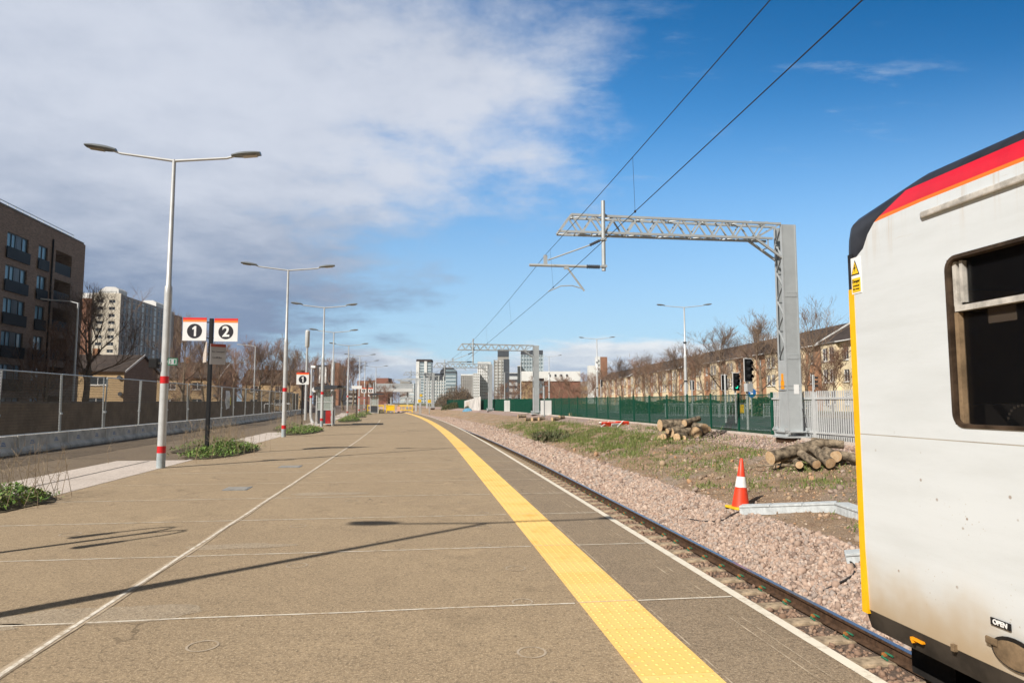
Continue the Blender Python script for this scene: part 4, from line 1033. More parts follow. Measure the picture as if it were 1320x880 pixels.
# ------------------------------------------------------------------ overhead line: portal gantries and wires
def make_gantry(x, y, z, rz, H, L, label, mast_w=.50):
    r = empty('line_gantry', (x, y, z), rz, label, 'gantry', 'steel gantries holding the overhead wires')
    hw = mast_w/2; hd = .23
    m = MB()
    m.box((0, -hd, H/2+.1), (mast_w, .02, H-.2)).box((0, hd, H/2+.1), (mast_w, .02, H-.2))        # two solid channel faces
    for sx in (-1, 1):
        for sy in (-1, 1): m.box((sx*(hw-.006), sy*(hd-.045), H/2+.1), (.012, .07, H-.21))
    for sx in (-1, 1): m.box((sx*(hw-.02), -hd-.014, H/2+.1), (.045, .012, H-.22))
    for z in (2.6, 4.6): m.box((0, -hd-.013, z), (mast_w-.1, .010, .18))
    for z in (2.54, 2.66, 4.54, 4.66):
        for sx in (-.13, -.04, .05, .14): m.box((sx, -hd-.022, z), (.025, .012, .025))
    m.build('mast', M['galv'], r)
    lz = MB()
    for sx in (-1, 1):
        lz.box((sx*(hw-.012), 0, 1.32), (.014, 2*hd-.03, 2.35))
        n = int((H-2.7)/.42); z0 = 2.55
        for k in range(n):
            za, zb = z0+k*(H-2.65)/n, z0+(k+1)*(H-2.65)/n; s = 1 if k % 2 else -1
            lz.bar((sx*(hw-.02), -s*(hd-.05), za), (sx*(hw-.02), s*(hd-.05), zb), .022, .05, up=(1, 0, 0))
    lz.build('mast_lattice', M['galv'], r)
    bs = MB(); bs.box((0, 0, .06), (.86, .8, .05)).box((0, 0, .22), (.80, .74, .04))
    for sx in (-1, 1):
        bs.box((sx*.33, 0, .14), (.03, .7, .14)); bs.box((sx*.36, -.36, .3), (.14, .05, .10)); bs.box((sx*.36, .3, .32), (.12, .12, .10))
        for sy in (-1, 1): bs.cyl((sx*.36, sy*.32, .08), .022, .26, 8); bs.cyl((sx*.36, sy*.32, .24), .04, .04, 6)
    bs.build('base_bracket', M['galv'], r)
    MB().box((0, 0, -.12), (.7, .66, .30)).build('foundation', M['rail_side'], r)
    zl, zu = H-.47, H+.07
    beam = MB(); c = .07
    for sy in (-.21, .21):
        beam.bar((-L, sy, zl), (-.55, sy, zl), c); beam.bar((-L+.38, sy, zu), (-hw, sy, zu-.05), c)
        beam.bar((-L, sy, zl), (-L+.38, sy, zu), c)
        n = int((L-1.0)/.66); x0 = -L+.38; st = (L-.38-.75)/n
        for k in range(n):
            xa, xb = x0+k*st, x0+(k+.5)*st
            beam.bar((xa, sy, zu), (xb, sy, zl), .046); beam.bar((xb, sy, zl), (xa+st, sy, zu), .046)
        beam.bar((-1.15, sy, zl), (-hw+.02, sy, zl-.62), c); beam.bar((-1.1, sy, zl), (-hw, sy, zu-.05), .045)
    for z in (zl, zu):
        n = int(L/.62)
        for k in range(n+1):
            xa = -L+(.0 if z == zl else .4)+k*(L-.9)/n*(.97)
            beam.bar((xa, -.21, z), (xa, .21, z), .032)
            if k < n: beam.bar((xa, -.21 if k % 2 else .21, z), (xa+(L-.9)/n*.97, .21 if k % 2 else -.21, z), .028)
    beam.bar((-.7, -.21, zl-.3), (-.7, .21, zl-.3), .03); beam.bar((-.7, -.21, zl-.26), (-.7, -.21, zl), .03)
    beam.build('lattice_beam', M['galv'], r)
    tx = -(L-1.37)
    MB().tube([(tx, -.29, zl-1.22), (tx, -.29, zu+.45)], .062, 12).box((tx, -.26, zl), (.18, .07, .08)).box((tx, -.26, zu), (.18, .07, .08)).box((tx, -.29, zl-.24), (.17, .17, .07)).box((tx, -.29, zl-1.08), (.17, .17, .07)).build('drop_tube', M['galv'], r, smooth='auto')
    zc = zl-1.10
    ca = MB(); ca.tube([(tx-.55, -.29, zc), (tx-2.33, -.29, zc+.0)], .045, 10)
    ca.tube([(tx-.42, -.29, zl-.42), (tx-1.75, -.29, zc+.17)], .022, 8).box((tx-1.83, -.29, zc+.15), (.11, .06, .34))
    ca.tube([(tx-1.15, -.29, zc-.05), (tx-.62, -.29, zc-.76)], .030, 8).box((tx-1.18, -.29, zc-.05), (.14, .07, .1))
    ca.tube([(tx-.68, -.29, zc-.69), (tx-1.0, -.29, zc-.60), (tx-1.35, -.29, zc-.62), (tx-1.75, -.29, zc-.80)], .016, 8)
    ca.build('cantilever', M['galv'], r, smooth='auto')
    ins = MB()
    pts, rr = [], []
    for k in range(15): pts.append((tx-.12-.43*k/14, -.29, zc)); rr.append(.075 if k % 2 else .035)
    ins.tube(pts, rr, 12); ins.build('insulator', M['dark_panel'], r, smooth='auto')
    ins = MB(); ins.tube([(tx-.06, -.29, zl-.24), (tx-.14, -.29, zl-.28)], .022, 8)
    pts, rr = [], []
    for k in range(11): q = k/10; pts.append((tx-.12-.32*q, -.29, zl-.27-.16*q)); rr.append(.055 if k % 2 else .03)
    ins.tube(pts, rr, 10); ins.build('insulator', M['dark_panel'], r, smooth='auto')
    return r, Vector((tx-1.74, -.29, zc-.81)), Vector((tx-1.83, -.29, zc+.33))
GA = [(8.92, 21.95, .42, head(22), 6.88, 7.55, 'nearest lattice gantry, its thick mast standing before the pale fence and log pile'),
      (2.2, 63, .36, head(63), 6.35, 7.25, 'second lattice gantry, its mast beside the pale cabinet on the green fence'),
      (-2.8, 88, .34, head(88), 6.0, 7.3, 'third lattice gantry, its mast in front of the tall white flats'),
      (-14.8, 128, .3, head(128), 6.6, 5.5, 'farthest lattice gantry, its mast next to the brown scrub and small yellow signs')]
contact, caten = [], []
for i, g in enumerate(GA):
    r, pc, pk = make_gantry(*g[:4], g[4], g[5], g[6])
    Mx = Matrix.Translation(g[:3]) @ Matrix.Rotation(g[3], 4, 'Z')
    contact.append(Mx @ pc); caten.append(Mx @ pk)
    if i == 0:
        tr = MB(); tr.add([(-.255, -.13, 1.86), (-.255, .13, 1.86), (-.255, 0, 2.12)], [(0, 1, 2)]); 
        w = MB().box((-.254, 0, 1.70), (.006, .2, .26)).build('warning_plate', M['orange_plate'], r)
        MB().prism([(-.258, 1.84), (-.25, 1.84), (-.25, 2.06), (-.258, 2.06)], -.06, .06).build('warning_triangle', M['orange_plate'], w)
        MB().box((.08, -.245, 1.56), (.17, .008, .3)).build('white_plate', M['white'], r)
        MB().box((0, 0, 1.53), (.53, .49, .02)).box((0, 0, 1.66), (.53, .49, .012)).build('strap', M['galv_dark'], r)
        MB().tube([(.22, -.30, .95), (.26, -.33, .6), (.33, -.36, .2), (.36, -.38, -.05)], .014, 6).build('earth_cable', M['cable'], r)
# wires run on behind the camera and past the last gantry
contact = [P(.35, -28, 4.95)]+contact+[P(1.5, 190, 5.0)]; caten = [P(.6, -28, 6.1)]+caten+[P(1.5, 190, 6.0)]
def wire_pts(sup, sag, n=24):
    out = []
    for a, b in zip(sup, sup[1:]):
        for k in range(n): u = k/n; out.append(a.lerp(b, u)-Vector((0, 0, sag*4*u*(1-u))))
    return out+[sup[-1]]
ow = empty('overhead_line', contact[1], 0, 'pair of overhead wires with thin droppers hung from the gantries above the track', 'wires')
o0 = contact[1]
b = MB(); b.tube([p-o0 for p in wire_pts(contact, .04)], .0075, 6); b.build('contact_wire', M['cable'], ow)
b = MB(); b.tube([p-o0 for p in wire_pts(caten, .32)], .0072, 6); b.build('catenary_wire', M['cable'], ow)
nd = 0
for (a, b_), (c, d_) in zip(zip(contact, contact[1:]), zip(caten, caten[1:])):
    n = max(2, int((b_-a).length/7))
    for k in range(n):
        u = (k+.9)/n; p = a.lerp(b_, u)-Vector((0, 0, .04*4*u*(1-u))); q = c.lerp(d_, u)-Vector((0, 0, .32*4*u*(1-u)))
        if nd < 40: MB().tube([p-o0, q-o0], .0035, 4).box(p-o0, (.03, .05, .035)).build('dropper', M['cable'], ow); nd += 1

# ------------------------------------------------------------------ fences on the right
def fence_panels(r, org, t0, t1, step, d, zb, kind):
    t = t0; first = None
    while t < t1-.01:
        p, q = P(d, t), P(d, min(t+step, t1)); L = (q-p).length; rz = math.atan2(q.y-p.y, q.x-p.x)
        po = MB().box((0, 0, .75), (.07, .07, 1.56) if kind == 'green' else (.11, .11, 1.56)).build('post', M['green'] if kind == 'green' else M['lamp_grey'], r) if first is None else None
        if first is None:
            if kind == 'green':
                b = MB(); k = .05
                while k < L: b.bar((k, 0, .04), (k, 0, 1.46), .009); k += .05
                for j in range(7): b.bar((0, -.006, .08+j*.225), (L, -.006, .08+j*.225), .008)
                b.bar((0, -.01, 1.45), (L, -.01, 1.45), .022)
                pa = b.build('mesh_panel', M['green'], r)
            else:
                b = MB(); k = .10
                while k < L-.05:
                    b.prism_xy([(k-.034, -.012), (k-.012, -.026), (k+.012, -.026), (k+.034, -.012), (k+.034, -.008), (k-.034, -.008)], .04, 1.56); k += .108
                b.box((L/2, .012, .28), (L, .03, .06)).box((L/2, .012, 1.33), (L, .03, .06))
                pa = b.build('pale_panel', M['lamp_grey'], r)
            first = (po, pa)
        else:
            po = first[0].copy(); pa = first[1].copy(); COL.objects.link(po); COL.objects.link(pa); po.parent = r; pa.parent = r
        zz = zb
        for o in (po, pa): o.location = (p.x-org.x, p.y-org.y, 0); o.rotation_euler.z = rz
        t += step
og = P(9.62, 22.6, .39)
gfn = empty('mesh_fence', og, 0, 'long dark green mesh fence between the earth strip and the road', 'fence'); fence_panels(gfn, og, 22.6, 128, 2.45, 9.62, .39, 'green')
op = P(9.62, 4.6, .36)
pfn = empty('palisade_fence', op, 0, 'pale grey steel palisade fence behind the nearest gantry mast and log pile', 'fence'); fence_panels(pfn, op, 4.6, 22.6, 2.57, 9.62, .36, 'pal')
tag(slab('kerb', 9.30, 9.46, .2, .46, arange(7, 75, 1.), M['paving']), kind='structure')
tag(strip('road', 11.2, 27, .404, arange(-30, 130, 5), M['road']), kind='structure')
tag(slab('pavement', 29, 36, .3, .45, arange(-30, 200, 6), M['asphalt_back']), kind='structure')
for (d, w) in ((11.6, .1), (19, .1)):
    tag(strip('road_marking', d, d+w, .409, arange(-30, 130, 5), M['white']), kind='structure')
hw = empty('hoarding', P(9.1, 100.5, .3), head(100)+R(90), 'white hoarding with sloping top beside the brown scrub', 'hoarding')
b = MB(); b.add([(-7, 0, 0), (7, 0, 0), (7, 0, 1.35), (-7, 0, 1.95), (-7, .12, 0), (7, .12, 0), (7, .12, 1.35), (-7, .12, 1.95)], [(0,1,2,3), (4,7,6,5), (0,4,5,1), (2,6,7,3), (0,3,7,4), (1,5,6,2)])
b.build('board', M['hoard'], hw)
MB().box((3.5, .06, .62), (3.2, .2, 1.2)).build('side_board', M['paving'], hw)
tp = empty('tarpaulin', P(8.0, 98, gz(8.0)), 0, 'crumpled blue tarpaulin heap in front of the white hoarding', 'tarpaulin')
b = MB(); n = 14
vs = [(0, 0, .5)]+[(rr*(1+.2*noise.noise((math.cos(a)*2, math.sin(a)*2, rr)))*math.cos(a), rr*math.sin(a)*.7, zz+.1*noise.noise((a, rr*3, 4))) for rr, zz in ((.40, .38), (.65, .14), (.8, -.05)) for a in [2*math.pi*k/n for k in range(n)]]
fs = [(0, 1+k, 1+(k+1) % n) for k in range(n)]+[(1+j*n+k, 1+(j+1)*n+k, 1+(j+1)*n+(k+1) % n, 1+j*n+(k+1) % n) for j in range(2) for k in range(n)]
b.add(vs, fs); b.build('sheet', M['tarp'], tp)
def cabinet(x, y, w, h, label):
    d, t = dt_of(x, y); r = empty('cabinet', (x, y, gz(d)-.03), head(y), label, 'cabinet', 'pale trackside cabinets')
    MB().box((0, 0, h/2), (w, .6, h)).build('cabinet_body', M['pale_panel'], r, bevel=.02)
    for sx in (-.25, .25): MB().box((sx*w, -.306, h/2), (w*.47, .016, h*.9)).build('cabinet_door', M['white_panel'], r)
    MB().box((0, 0, .05), (w+.1, .7, .1)).build('plinth', M['concrete'], r)
cabinet(2.95, 59.5, .85, 1.35, 'pale cabinet with dark pole in front, right of the second gantry mast')
cabinet(-.55, 79, .6, 1.35, 'pale cabinet on the green fence left of the second gantry mast')
q = empty('pole', (2.72, 57.5, .2), 0, 'slim dark pole in front of the pale cabinet', 'pole'); MB().tube([(0, 0, -.1), (0, 0, 2.6)], .05, 8).build('pole_shaft', M['galv_dark'], q)

# ------------------------------------------------------------------ lineside bits
d, t = dt_of(4.60, 13.98)
cn = empty('traffic_cone', (4.60, 13.98, gz(d, t)-.005), R(14), 'orange traffic cone with white sleeve and yellow base on the ballast edge', 'traffic cone')
cn.rotation_euler.y = R(3)
b = MB(); b.prism_xy([(s*x, y) for s, x, y in ((1, -.24, -.19), (1, -.19, -.24), (1, .19, -.24), (1, .24, -.19), (1, .24, .19), (1, .19, .24), (1, -.19, .24), (1, -.24, .19))], 0, .045); b.build('base', M['yellow'], cn, bevel=.008)
MB().tube([(0, 0, .045), (0, 0, .09), (0, 0, .40), (0, 0, .63), (0, 0, .99), (0, 0, 1.0)], [.175, .165, .118, .082, .03, .02], 28).build('cone_body', M['cone'], cn, smooth='auto')
MB().tube([(0, 0, .43), (0, 0, .64)], [.1165, .084], 28, False).build('reflective_sleeve', M['cone_white'], cn, smooth=True)
tr = None
def trough(name, a, b_, label, lids):
    a, b_ = Vector(a), Vector(b_); c = (a+b_)/2; L = (b_-a).length; rz = math.atan2((b_-a).y, (b_-a).x)
    r = empty('cable_trough', (c.x, c.y, c.z), rz, label, 'cable trough', 'pale concrete cable troughs'); r.rotation_euler = (0, -math.asin((b_-a).z/L), rz)
    MB().box((0, 0, .055), (L, .26, .15)).build('trough_body', M['trough'], r, bevel=.006)
    for k in range(lids): MB().box((-L/2+L*(k+.5)/lids, 0, .145), (L/lids-.008, .29, .035)).build('trough_lid', M['trough'], r, bevel=.006)
    for k in range(int(L/.12)): MB().box((-L/2+.06+k*.12, -.131, .05), (.022, .012, .13)).build('rib', M['trough'], r)
trough('t', (4.46, 13.50, -.57), (5.92, 12.62, -.38), 'long pale concrete cable trough running right from the orange cone', 3)
trough('t', (5.95, 12.58, -.38), (5.98, 11.55, -.40), 'short pale trough turned towards the train front', 2)
trough('t', (4.72, 9.86, -.68), (5.6, 9.5, -.52), 'stub of pale trough poking out of the ballast beside the train', 1)
q = MB(); q.tube([(4.70, 9.78, -.60), (4.72, 9.66, -.645), (4.68, 9.52, -.66), (4.58, 9.40, -.72), (4.44, 9.36, -.78), (4.32, 9.36, -.83), (4.16, 9.38, -.92)], .014, 6)
tag(q.build('cable', M['cable'], smooth=True), 'short black cable curling over the ballast from the trough stub', 'cable')
q = MB(); q.tube([(4.42, 13.55, -.54), (4.28, 13.50, -.58), (4.10, 13.46, -.68), (3.95, 13.62, -.74), (3.80, 13.95, -.79), (3.68, 14.45, -.83), (3.50, 14.6, -.93), (3.36, 14.5, -.99)], .012, 6)
tag(q.build('cable', M['cable'], smooth=True), 'thin black cable trailing from the cone across the ballast', 'cable')

def log(a, b_, r, label, group, br=True):
    a, b_ = Vector(a), Vector(b_); c = (a+b_)/2
    e = empty('log', c, 0, label, 'log', group)
    ax = (b_-a); L = ax.length; ax.normalize(); x = ax.orthogonal().normalized(); y = ax.cross(x); n = 16; m = 9
    b = MB(); vs = []
    sd = random.random()*50
    for i in range(m):
        p = a.lerp(b_, i/(m-1))-c
        for k in range(n):
            an = 2*math.pi*k/n; rr = r*(1+.08*noise.noise((math.cos(an)*1.3+sd, math.sin(an)*1.3, i*.5))+.05*noise.noise((math.cos(an)*4+sd, math.sin(an)*4, i*1.3)))*(1-.10*i/(m-1))
            vs.append(p+(x*math.cos(an)+y*math.sin(an))*rr)
    b.add(vs, [(i*n+k, i*n+(k+1) % n, (i+1)*n+(k+1) % n, (i+1)*n+k) for i in range(m-1) for k in range(n)])
    b.build('bark', M['log_bark'], e, smooth=True)
    for s, i in ((-1, 0), (1, m-1)):
        q = MB(); q.add([v+ax*s*.004 for v in vs[i*n:(i+1)*n]]+[(a if s < 0 else b_)-c+ax*s*.01], [(k, (k+1) % n, n) for k in range(n)]); q.build('cut_end', M['log_end'], e)
    return e
G1 = 'cut logs heaped before the pale palisade fence'
log((6.42, 17.15, .20), (7.95, 17.75, .50), .17, 'long thick log lying across the near heap, its pale cut end on the left', G1)
log((6.80, 16.35, .10), (6.98, 17.0, .12), .085, 'small round log end poking out below the long thick log', G1)
log((7.12, 16.15, .13), (7.05, 16.85, .34), .105, 'short log slanting down in front of the near heap', G1)
log((7.40, 16.05, .17), (7.34, 16.8, .46), .125, 'stubby log with bright orange cut face in the middle of the near heap', G1)
log((7.68, 16.35, .30), (7.78, 17.1, .36), .135, 'greyish thick log end right of the bright orange cut face', G1)
log((8.12, 16.25, .26), (7.55, 16.75, .38), .115, 'rightmost log of the near heap with a pale cut end facing the train', G1)
log((7.85, 16.75, .20), (8.45, 17.1, .25), .10, 'log half hidden at the right end of the near heap', G1)
log((7.75, 17.85, .55), (8.45, 17.55, .50), .12, 'log lying on the top right of the near heap', G1)
log((6.9, 17.9, .15), (8.2, 18.2, .18), .16, 'dark log at the back underneath the near heap', G1)
log((6.55, 16.75, .06), (7.0, 16.6, .06), .035, 'thin split branch on the ground before the near heap', G1)
log((6.1, 17.2, .0), (6.42, 16.95, .03), .03, 'thin pale stick left of the near heap', G1)
G2 = 'cut logs heaped by the green fence'
for a, b_, r, lb in (((6.05, 28.1, .62), (7.2, 28.4, .66), .24, 'big pale log lying across the top of the heap by the green fence'),
                   ((7.25, 27.15, .34), (7.6, 28.1, .42), .25, 'round orange cut end, lower right of the heap by the green fence'),
                   ((6.35, 27.5, .36), (7.2, 27.9, .36), .20, 'brown log in the middle of the heap by the green fence'),
                   ((6.0, 27.3, .20), (6.5, 28., .24), .13, 'small log at the lower left of the heap by the green fence'),
                   ((6.45, 26.95, .20), (6.9, 27.5, .22), .15, 'grey log end at the very front of the heap by the green fence'),
                   ((7.0, 27.9, .72), (7.75, 28.5, .88), .13, 'pale split log on top of the heap by the green fence'),
                   ((7.7, 27.5, .52), (7.35, 28.5, .60), .19, 'dark log end at the right of the heap by the green fence'),
                   ((7.95, 27.9, .42), (7.5, 28.8, .50), .18, 'rightmost log of the heap by the green fence'),
                   ((5.95, 27.8, .12), (6.2, 28.3, .14), .10, 'little round log at the left foot of the heap by the green fence'),
                   ((6.75, 27.0, .16), (7.15, 27.3, .16), .10, 'thin log between the front ends of the heap by the green fence'),
                   ((6.2, 27.45, .42), (6.9, 27.75, .58), .11, 'slim branch log leaning on the left of the heap by the green fence')):
    log(a, b_, r, lb, G2)
G3 = 'small logs scattered near the second gantry'
for i, (x, y, r, lx, lb) in enumerate(((1.9, 55, .2, .5, 'short log left of the second gantry mast'), (2.35, 54.6, .18, .4, 'pale log just under the second gantry mast'), (1.45, 56, .17, .6, 'leftmost small log near the second gantry'),
                         (3.3, 51.5, .19, .5, 'dark log in front of the pale cabinet'), (3.75, 51.8, .2, .3, 'dark log right of the pale cabinet'), (.9, 62, .22, .6, 'log farther off beside the second gantry'), (4.75, 53.5, .24, .3, 'yellowish cut log close to the green fence'), (5.2, 53.2, .14, .4, 'small yellowish log close to the green fence'))):
    d, t = dt_of(x, y); z = gz(d, t); log((x-lx*.6, y+.1*(i % 3)-.1, z+r*.6), (x+lx*.6, y+.25, z+r*.7), r*.8, lb, G3)
fb = empty('fallen_barrier', (5.62, 37.8, gz(8.2)+.02), R(-12), 'collapsed red and white barrier lying on the grass before the green fence', 'barrier')
for i, (c, s, rz, tl, mt) in enumerate((((-.25, 0, .16), (.9, .05, .26), 8, 35, 'cone'), ((.45, .1, .22), (.75, .05, .24), -14, 40, 'cone'), ((.1, -.2, .12), (.55, .05, .2), 38, 20, 'cone_white'), ((-.62, .05, .2), (.4, .05, .2), -20, 55, 'cone_white'))):
    m_ = Matrix.Rotation(R(rz), 3, 'Z') @ Matrix.Rotation(R(tl), 3, 'X'); MB().box(c, s, mat=m_).build('board', M[mt], fb)
for a, b_ in (((-.7, -.3, .03), (-.3, .2, .3)), ((.2, -.4, .03), (.5, .1, .35)), ((.5, -.1, .05), (1.3, .25, .1))): MB().bar(a, b_, .05).build('leg', M['cone_white'], fb)

# ------------------------------------------------------------------ traffic lights and street furniture beyond the fence
def signal(x, y, zc, rz, s, label, lit=None, ped=False):
    r = empty('traffic_light', (x, y, .40), R(rz), label, 'traffic light', 'traffic lights along the road'); z = zc-.4
    MB().tube([(0, .08, 0), (0, .08, z+.55*s)], .055, 10).build('pole', M['lamp_grey'], r, smooth='auto')
    bd = MB().box((0, -.005, z), (.46*s, .02, 1.05*s)).build('border', M['white'], r)
    MB().box((0, 0, z), (.405*s, .07, .995*s)).build('backing_board', M['black'], r)
    for k in (-1, 0, 1):
        h = MB(); zz = z+k*.30*s; n = 14
        vs = []
        for yy, rr in ((-.04, .115*s), (-.26*s, .105*s)):
            for q in range(n+1): a = R(-20)+R(220)*q/n; vs.append((rr*math.cos(a), yy, zz+rr*math.sin(a)))
        h.add(vs, [(q, q+1, n+2+q, n+1+q) for q in range(n)]); h.build('visor', M['black'], r)
        le = MB(); le.add([(.095*s*math.cos(2*math.pi*q/20), -.047, zz+.095*s*math.sin(2*math.pi*q/20)) for q in range(20)], [list(range(20))])
        le.build('lens', M['green_light'] if (lit == k) else M['dark_panel'], r)
    if ped: MB().box((.0, -.01, z-.78*s), (.32*s, .2, .36*s)).build('repeater_box', M['lamp_grey'], r)
    return r
signal(10.02, 29.0, 2.92, 24, .95, 'large dark traffic light with white border left of the nearest gantry mast', None, True)
signal(12.45, 38.0, 2.68, 18, .95, 'smaller traffic light showing green, behind the large one', -1)
signal(12.05, 38.8, 2.66, 195, .85, 'traffic light seen from its dark back, left of the green one')
signal(19.9, 45.0, 2.85, 65, .9, 'traffic light seen from the side above the palisade fence')
signal(15.8, 60.0, 3.0, 160, .8, 'distant traffic light seen from behind near the street lamp pole')
signal(11.5, 88.0, 3.9, 60, .9, 'distant black traffic light beside the far twin lamp pole')
q = empty('round_sign', (18.55, 53, .4), R(8), 'round blue road sign on a grey post left of the nearest gantry mast', 'sign')
MB().tube([(0, .05, 0), (0, .05, 2.2)], .04, 8).build('post', M['galv'], q)
b = MB(); b.tube([(0, -.02, 1.85), (0, .02, 1.85)], .36, 24); b.build('disc', M['sign_blue'], q)
MB().box((-.07, -.025, 1.95), (.24, .012, .06)).box((.0, -.025, 1.80), (.2, .012, .12)).box((-.12, -.025, 1.96), (.10, .012, .14)).build('symbol', M['white'], q)
q = empty('grit_box', (15.1, 45, .4), 0, 'small yellow box on a post beyond the green fence', 'box')
MB().box((0, 0, .7), (.22, .2, .55)).build('box_body', M['yellow'], q, bevel=.02); MB().box((0, 0, .22), (.08, .08, .45)).build('post', M['galv'], q)
gr = None
for i, (x, y, a, lb) in enumerate(((12.6, 52, 4, None), (14.7, 52.1, 4, None), (16.8, 52.3, 6, None), (19.3, 50, 6, None), (21.4, 50.2, 4, None), (9.6, 70, 2, None), (11.7, 70, 2, None))):
    if gr is None:
        gr = empty('guard_rail', (x, y, .4), R(a), 'grey pedestrian guard rail beside the road', 'guard rail', 'pedestrian guard rails by the road')
        for sx in (-1, 1): MB().box((sx*1., 0, .52), (.06, .06, 1.04)).build('post', M['galv'], gr)
        MB().box((0, 0, 1.02), (2, .05, .05)).box((0, 0, .12), (2, .04, .04)).box((0, 0, .88), (2, .04, .03)).build('rail', M['galv'], gr)
        b = MB()
        for k in range(17): b.box((-.9+k*.1125, 0, .5), (.018, .018, .78))
        b.build('infill_bars', M['galv'], gr)
    else: place_copy(gr, (x, y, .4), R(a), 'grey pedestrian guard rail beside the road')
def hedge(x0, y0, x1, y1, h, w, n, label):
    a, b_ = Vector((x0, y0, .4)), Vector((x1, y1, .4)); r = empty('hedge', a, 0, label, 'hedge')
    L = (b_-a).length; u = (b_-a)/L; s = Vector((-u.y, u.x, 0))
    q = rng.random(n)*L; v = rng.normal(0, w*.3, n); z = np.abs(rng.random(n))**.7*h*(1+.12*np.sin(q*1.7))
    c = np.outer(q, u)+np.outer(v, s); c[:, 2] = z
    D = rng.normal(size=(n, 3)); D /= np.linalg.norm(D, axis=1)[:, None]; E_ = np.cross(D, rng.normal(size=(n, 3))); E_ /= np.linalg.norm(E_, axis=1)[:, None]
    l = rng.uniform(.07, .16, n)[:, None]
    V = np.stack([c-D*l, c+E_*l*.5, c+D*l, c-E_*l*.5], 1).reshape(-1, 3); V[:, 2] = np.clip(V[:, 2], 0, None)
    obj('foliage', np_mesh('foliage', V, np.arange(4*n).reshape(n, 4), M['hedge']), r)
    b = MB(); 
    for k in range(int(L/1.2)): p = u*(k*1.2+.5); b.tube([p, p+Vector((0, 0, h*.6))], .03, 5)
    b.build('stems', M['bark'], r)
hedge(10.5, 67, 22, 64.5, 1.25, 1.2, 5200, 'long dark hedge across the road behind the green fence')
hedge(19.6, 56, 24.5, 55.5, 1.35, 1.3, 2600, 'short brighter hedge right of the round blue sign')
# twin headed street lamps by the road
SG = 'street lamps along the road behind the green fence'
sl1 = make_lamp('street_lamp', 9.5, 2.35, True, 'tall white twin street lamp standing in front of the brick terrace', 'street lamp', SG, bands=False, r0=.13, r1=.07, step=5.2); sl1.location = (15.25, 60.0, .4); sl1.rotation_euler.z = R(-4)
for z in (2.95, 6.35):
    MB().tube([(0, 0, z-.06), (0, 0, z+.06)], .15, 12).build('collar', M['black'], sl1)
place_copy(sl1, (11.35, 91.0, .4), R(-6), 'farther twin street lamp left of the terrace, by the black traffic light')
place_copy(sl1, (6.9, 127.0, .4), R(-8), 'distant twin street lamp above the white topped red building')
for (x, y, h, lb) in ((-1.6, 150, 7.5, 'thin white lamp column rising behind the green fence near the tall stone tower'), (1.7, 132, 8.6, 'thin white lamp column left of the second gantry mast'), (4.6, 100, 3.4, 'short white column with a collar near the red brick building')):
    q = empty('lamp_column', (x, y, .4), 0, lb, 'street lamp'); MB().tube([(0, 0, 0), (0, 0, h)], [.12, .08], 10).build('column', M['lamp_grey'], q, smooth='auto'); MB().tube([(0, 0, h*.30), (0, 0, h*.34)], .15, 10).build('collar', M['lamp_base'], q); MB().bar((0, 0, h), (.8, 0, h+.08), .2, .1).build('lamp_head', M['lamp_head'], q)
# street lamps on the left beyond the wall
for (x, y, h, s, lb) in ((-28.2, 44, 8.0, 2.2, 'street lamp with one arm in front of the dark brick flats'), (-29.4, 78, 7.9, 2.0, 'street lamp with one arm among the bare trees behind the numbered signs'), (-26.4, 100, 7.2, 1.6, 'distant one armed street lamp left of the camera pole')):
    q = empty('street_lamp', (x, y, -.03), head(y), lb, 'street lamp', 'one armed street lamps beyond the wall')
    MB().tube([(0, 0, 0), (0, 0, 1.5), (0, 0, 1.6), (0, 0, h)], [.10, .10, .075, .055], 10).build('pole', M['lamp_grey'], q, smooth='auto')
    MB().tube([(0, 0, h-.05), (-.5, 0, h+.08), (-s+.4, 0, h+.15)], .035, 8).build('arm', M['lamp_grey'], q, smooth='auto'); MB().bar((-s+.5, 0, h+.15), (-s, 0, h+.2), .2, .09).build('lamp_head', M['lamp_grey'], q)
# small yellow signs and masts at the far end
for (x, y, z, w, lb) in ((-15.4, 116, 2.6, .45, 'topmost small yellow sign at the far end of the track'), (-15.1, 112, 1.65, .55, 'lower left small yellow sign at the far end of the track'), (-13.5, 112, 1.6, .55, 'lower right small yellow sign before the farthest gantry mast')):
    q = empty('speed_board', (x, y, -.9), R(10), lb, 'sign', 'small yellow signs by the far track'); zz = z+.9
    MB().tube([(0, .05, -.2), (0, .05, zz+.3)], .06, 8).build('post', M['galv'], q); MB().box((0, 0, zz), (w, .03, w*.85)).build('board', M['yellow'], q)
for (x, y, h, lb) in ((-19.6, 140, 7.3, 'leftmost thin steel mast at the far end of the track'), (-20.5, 165, 8.3, 'middle thin steel mast at the far end of the track'), (-18.6, 150, 7.8, 'right hand thin steel mast at the far end of the track'), (-23.5, 175, 8.5, 'farthest thin steel mast before the pale distant block')):
    q = empty('steel_mast', (x, y, -1.), 0, lb, 'mast', 'thin steel masts at the far end of the track'); MB().box((0, 0, h/2), (.34, .34, h)).build('mast_shaft', M['galv'], q); MB().bar((0, 0, h-.3), (-4.5, 0, h-.3), .18).bar((0, 0, h-.9), (-4.5, 0, h-.3), .1).build('arm', M['galv'], q)
ft = empty('footbridge', (-26.5, 150, 0), R(6), 'grey footbridge deck on columns behind the yellow barriers', 'footbridge')
MB().box((0, 0, 4.0), (9.5, 2.2, .7)).build('deck', M['pale_panel'], ft); MB().box((0, -1.0, 4.9), (9.5, .06, 1.1)).build('parapet', M['galv'], ft)
for sx in (-3.8, 0, 3.6): MB().box((sx, 0, 1.3), (.35, .35, 4.8)).build('column', M['galv'], ft)

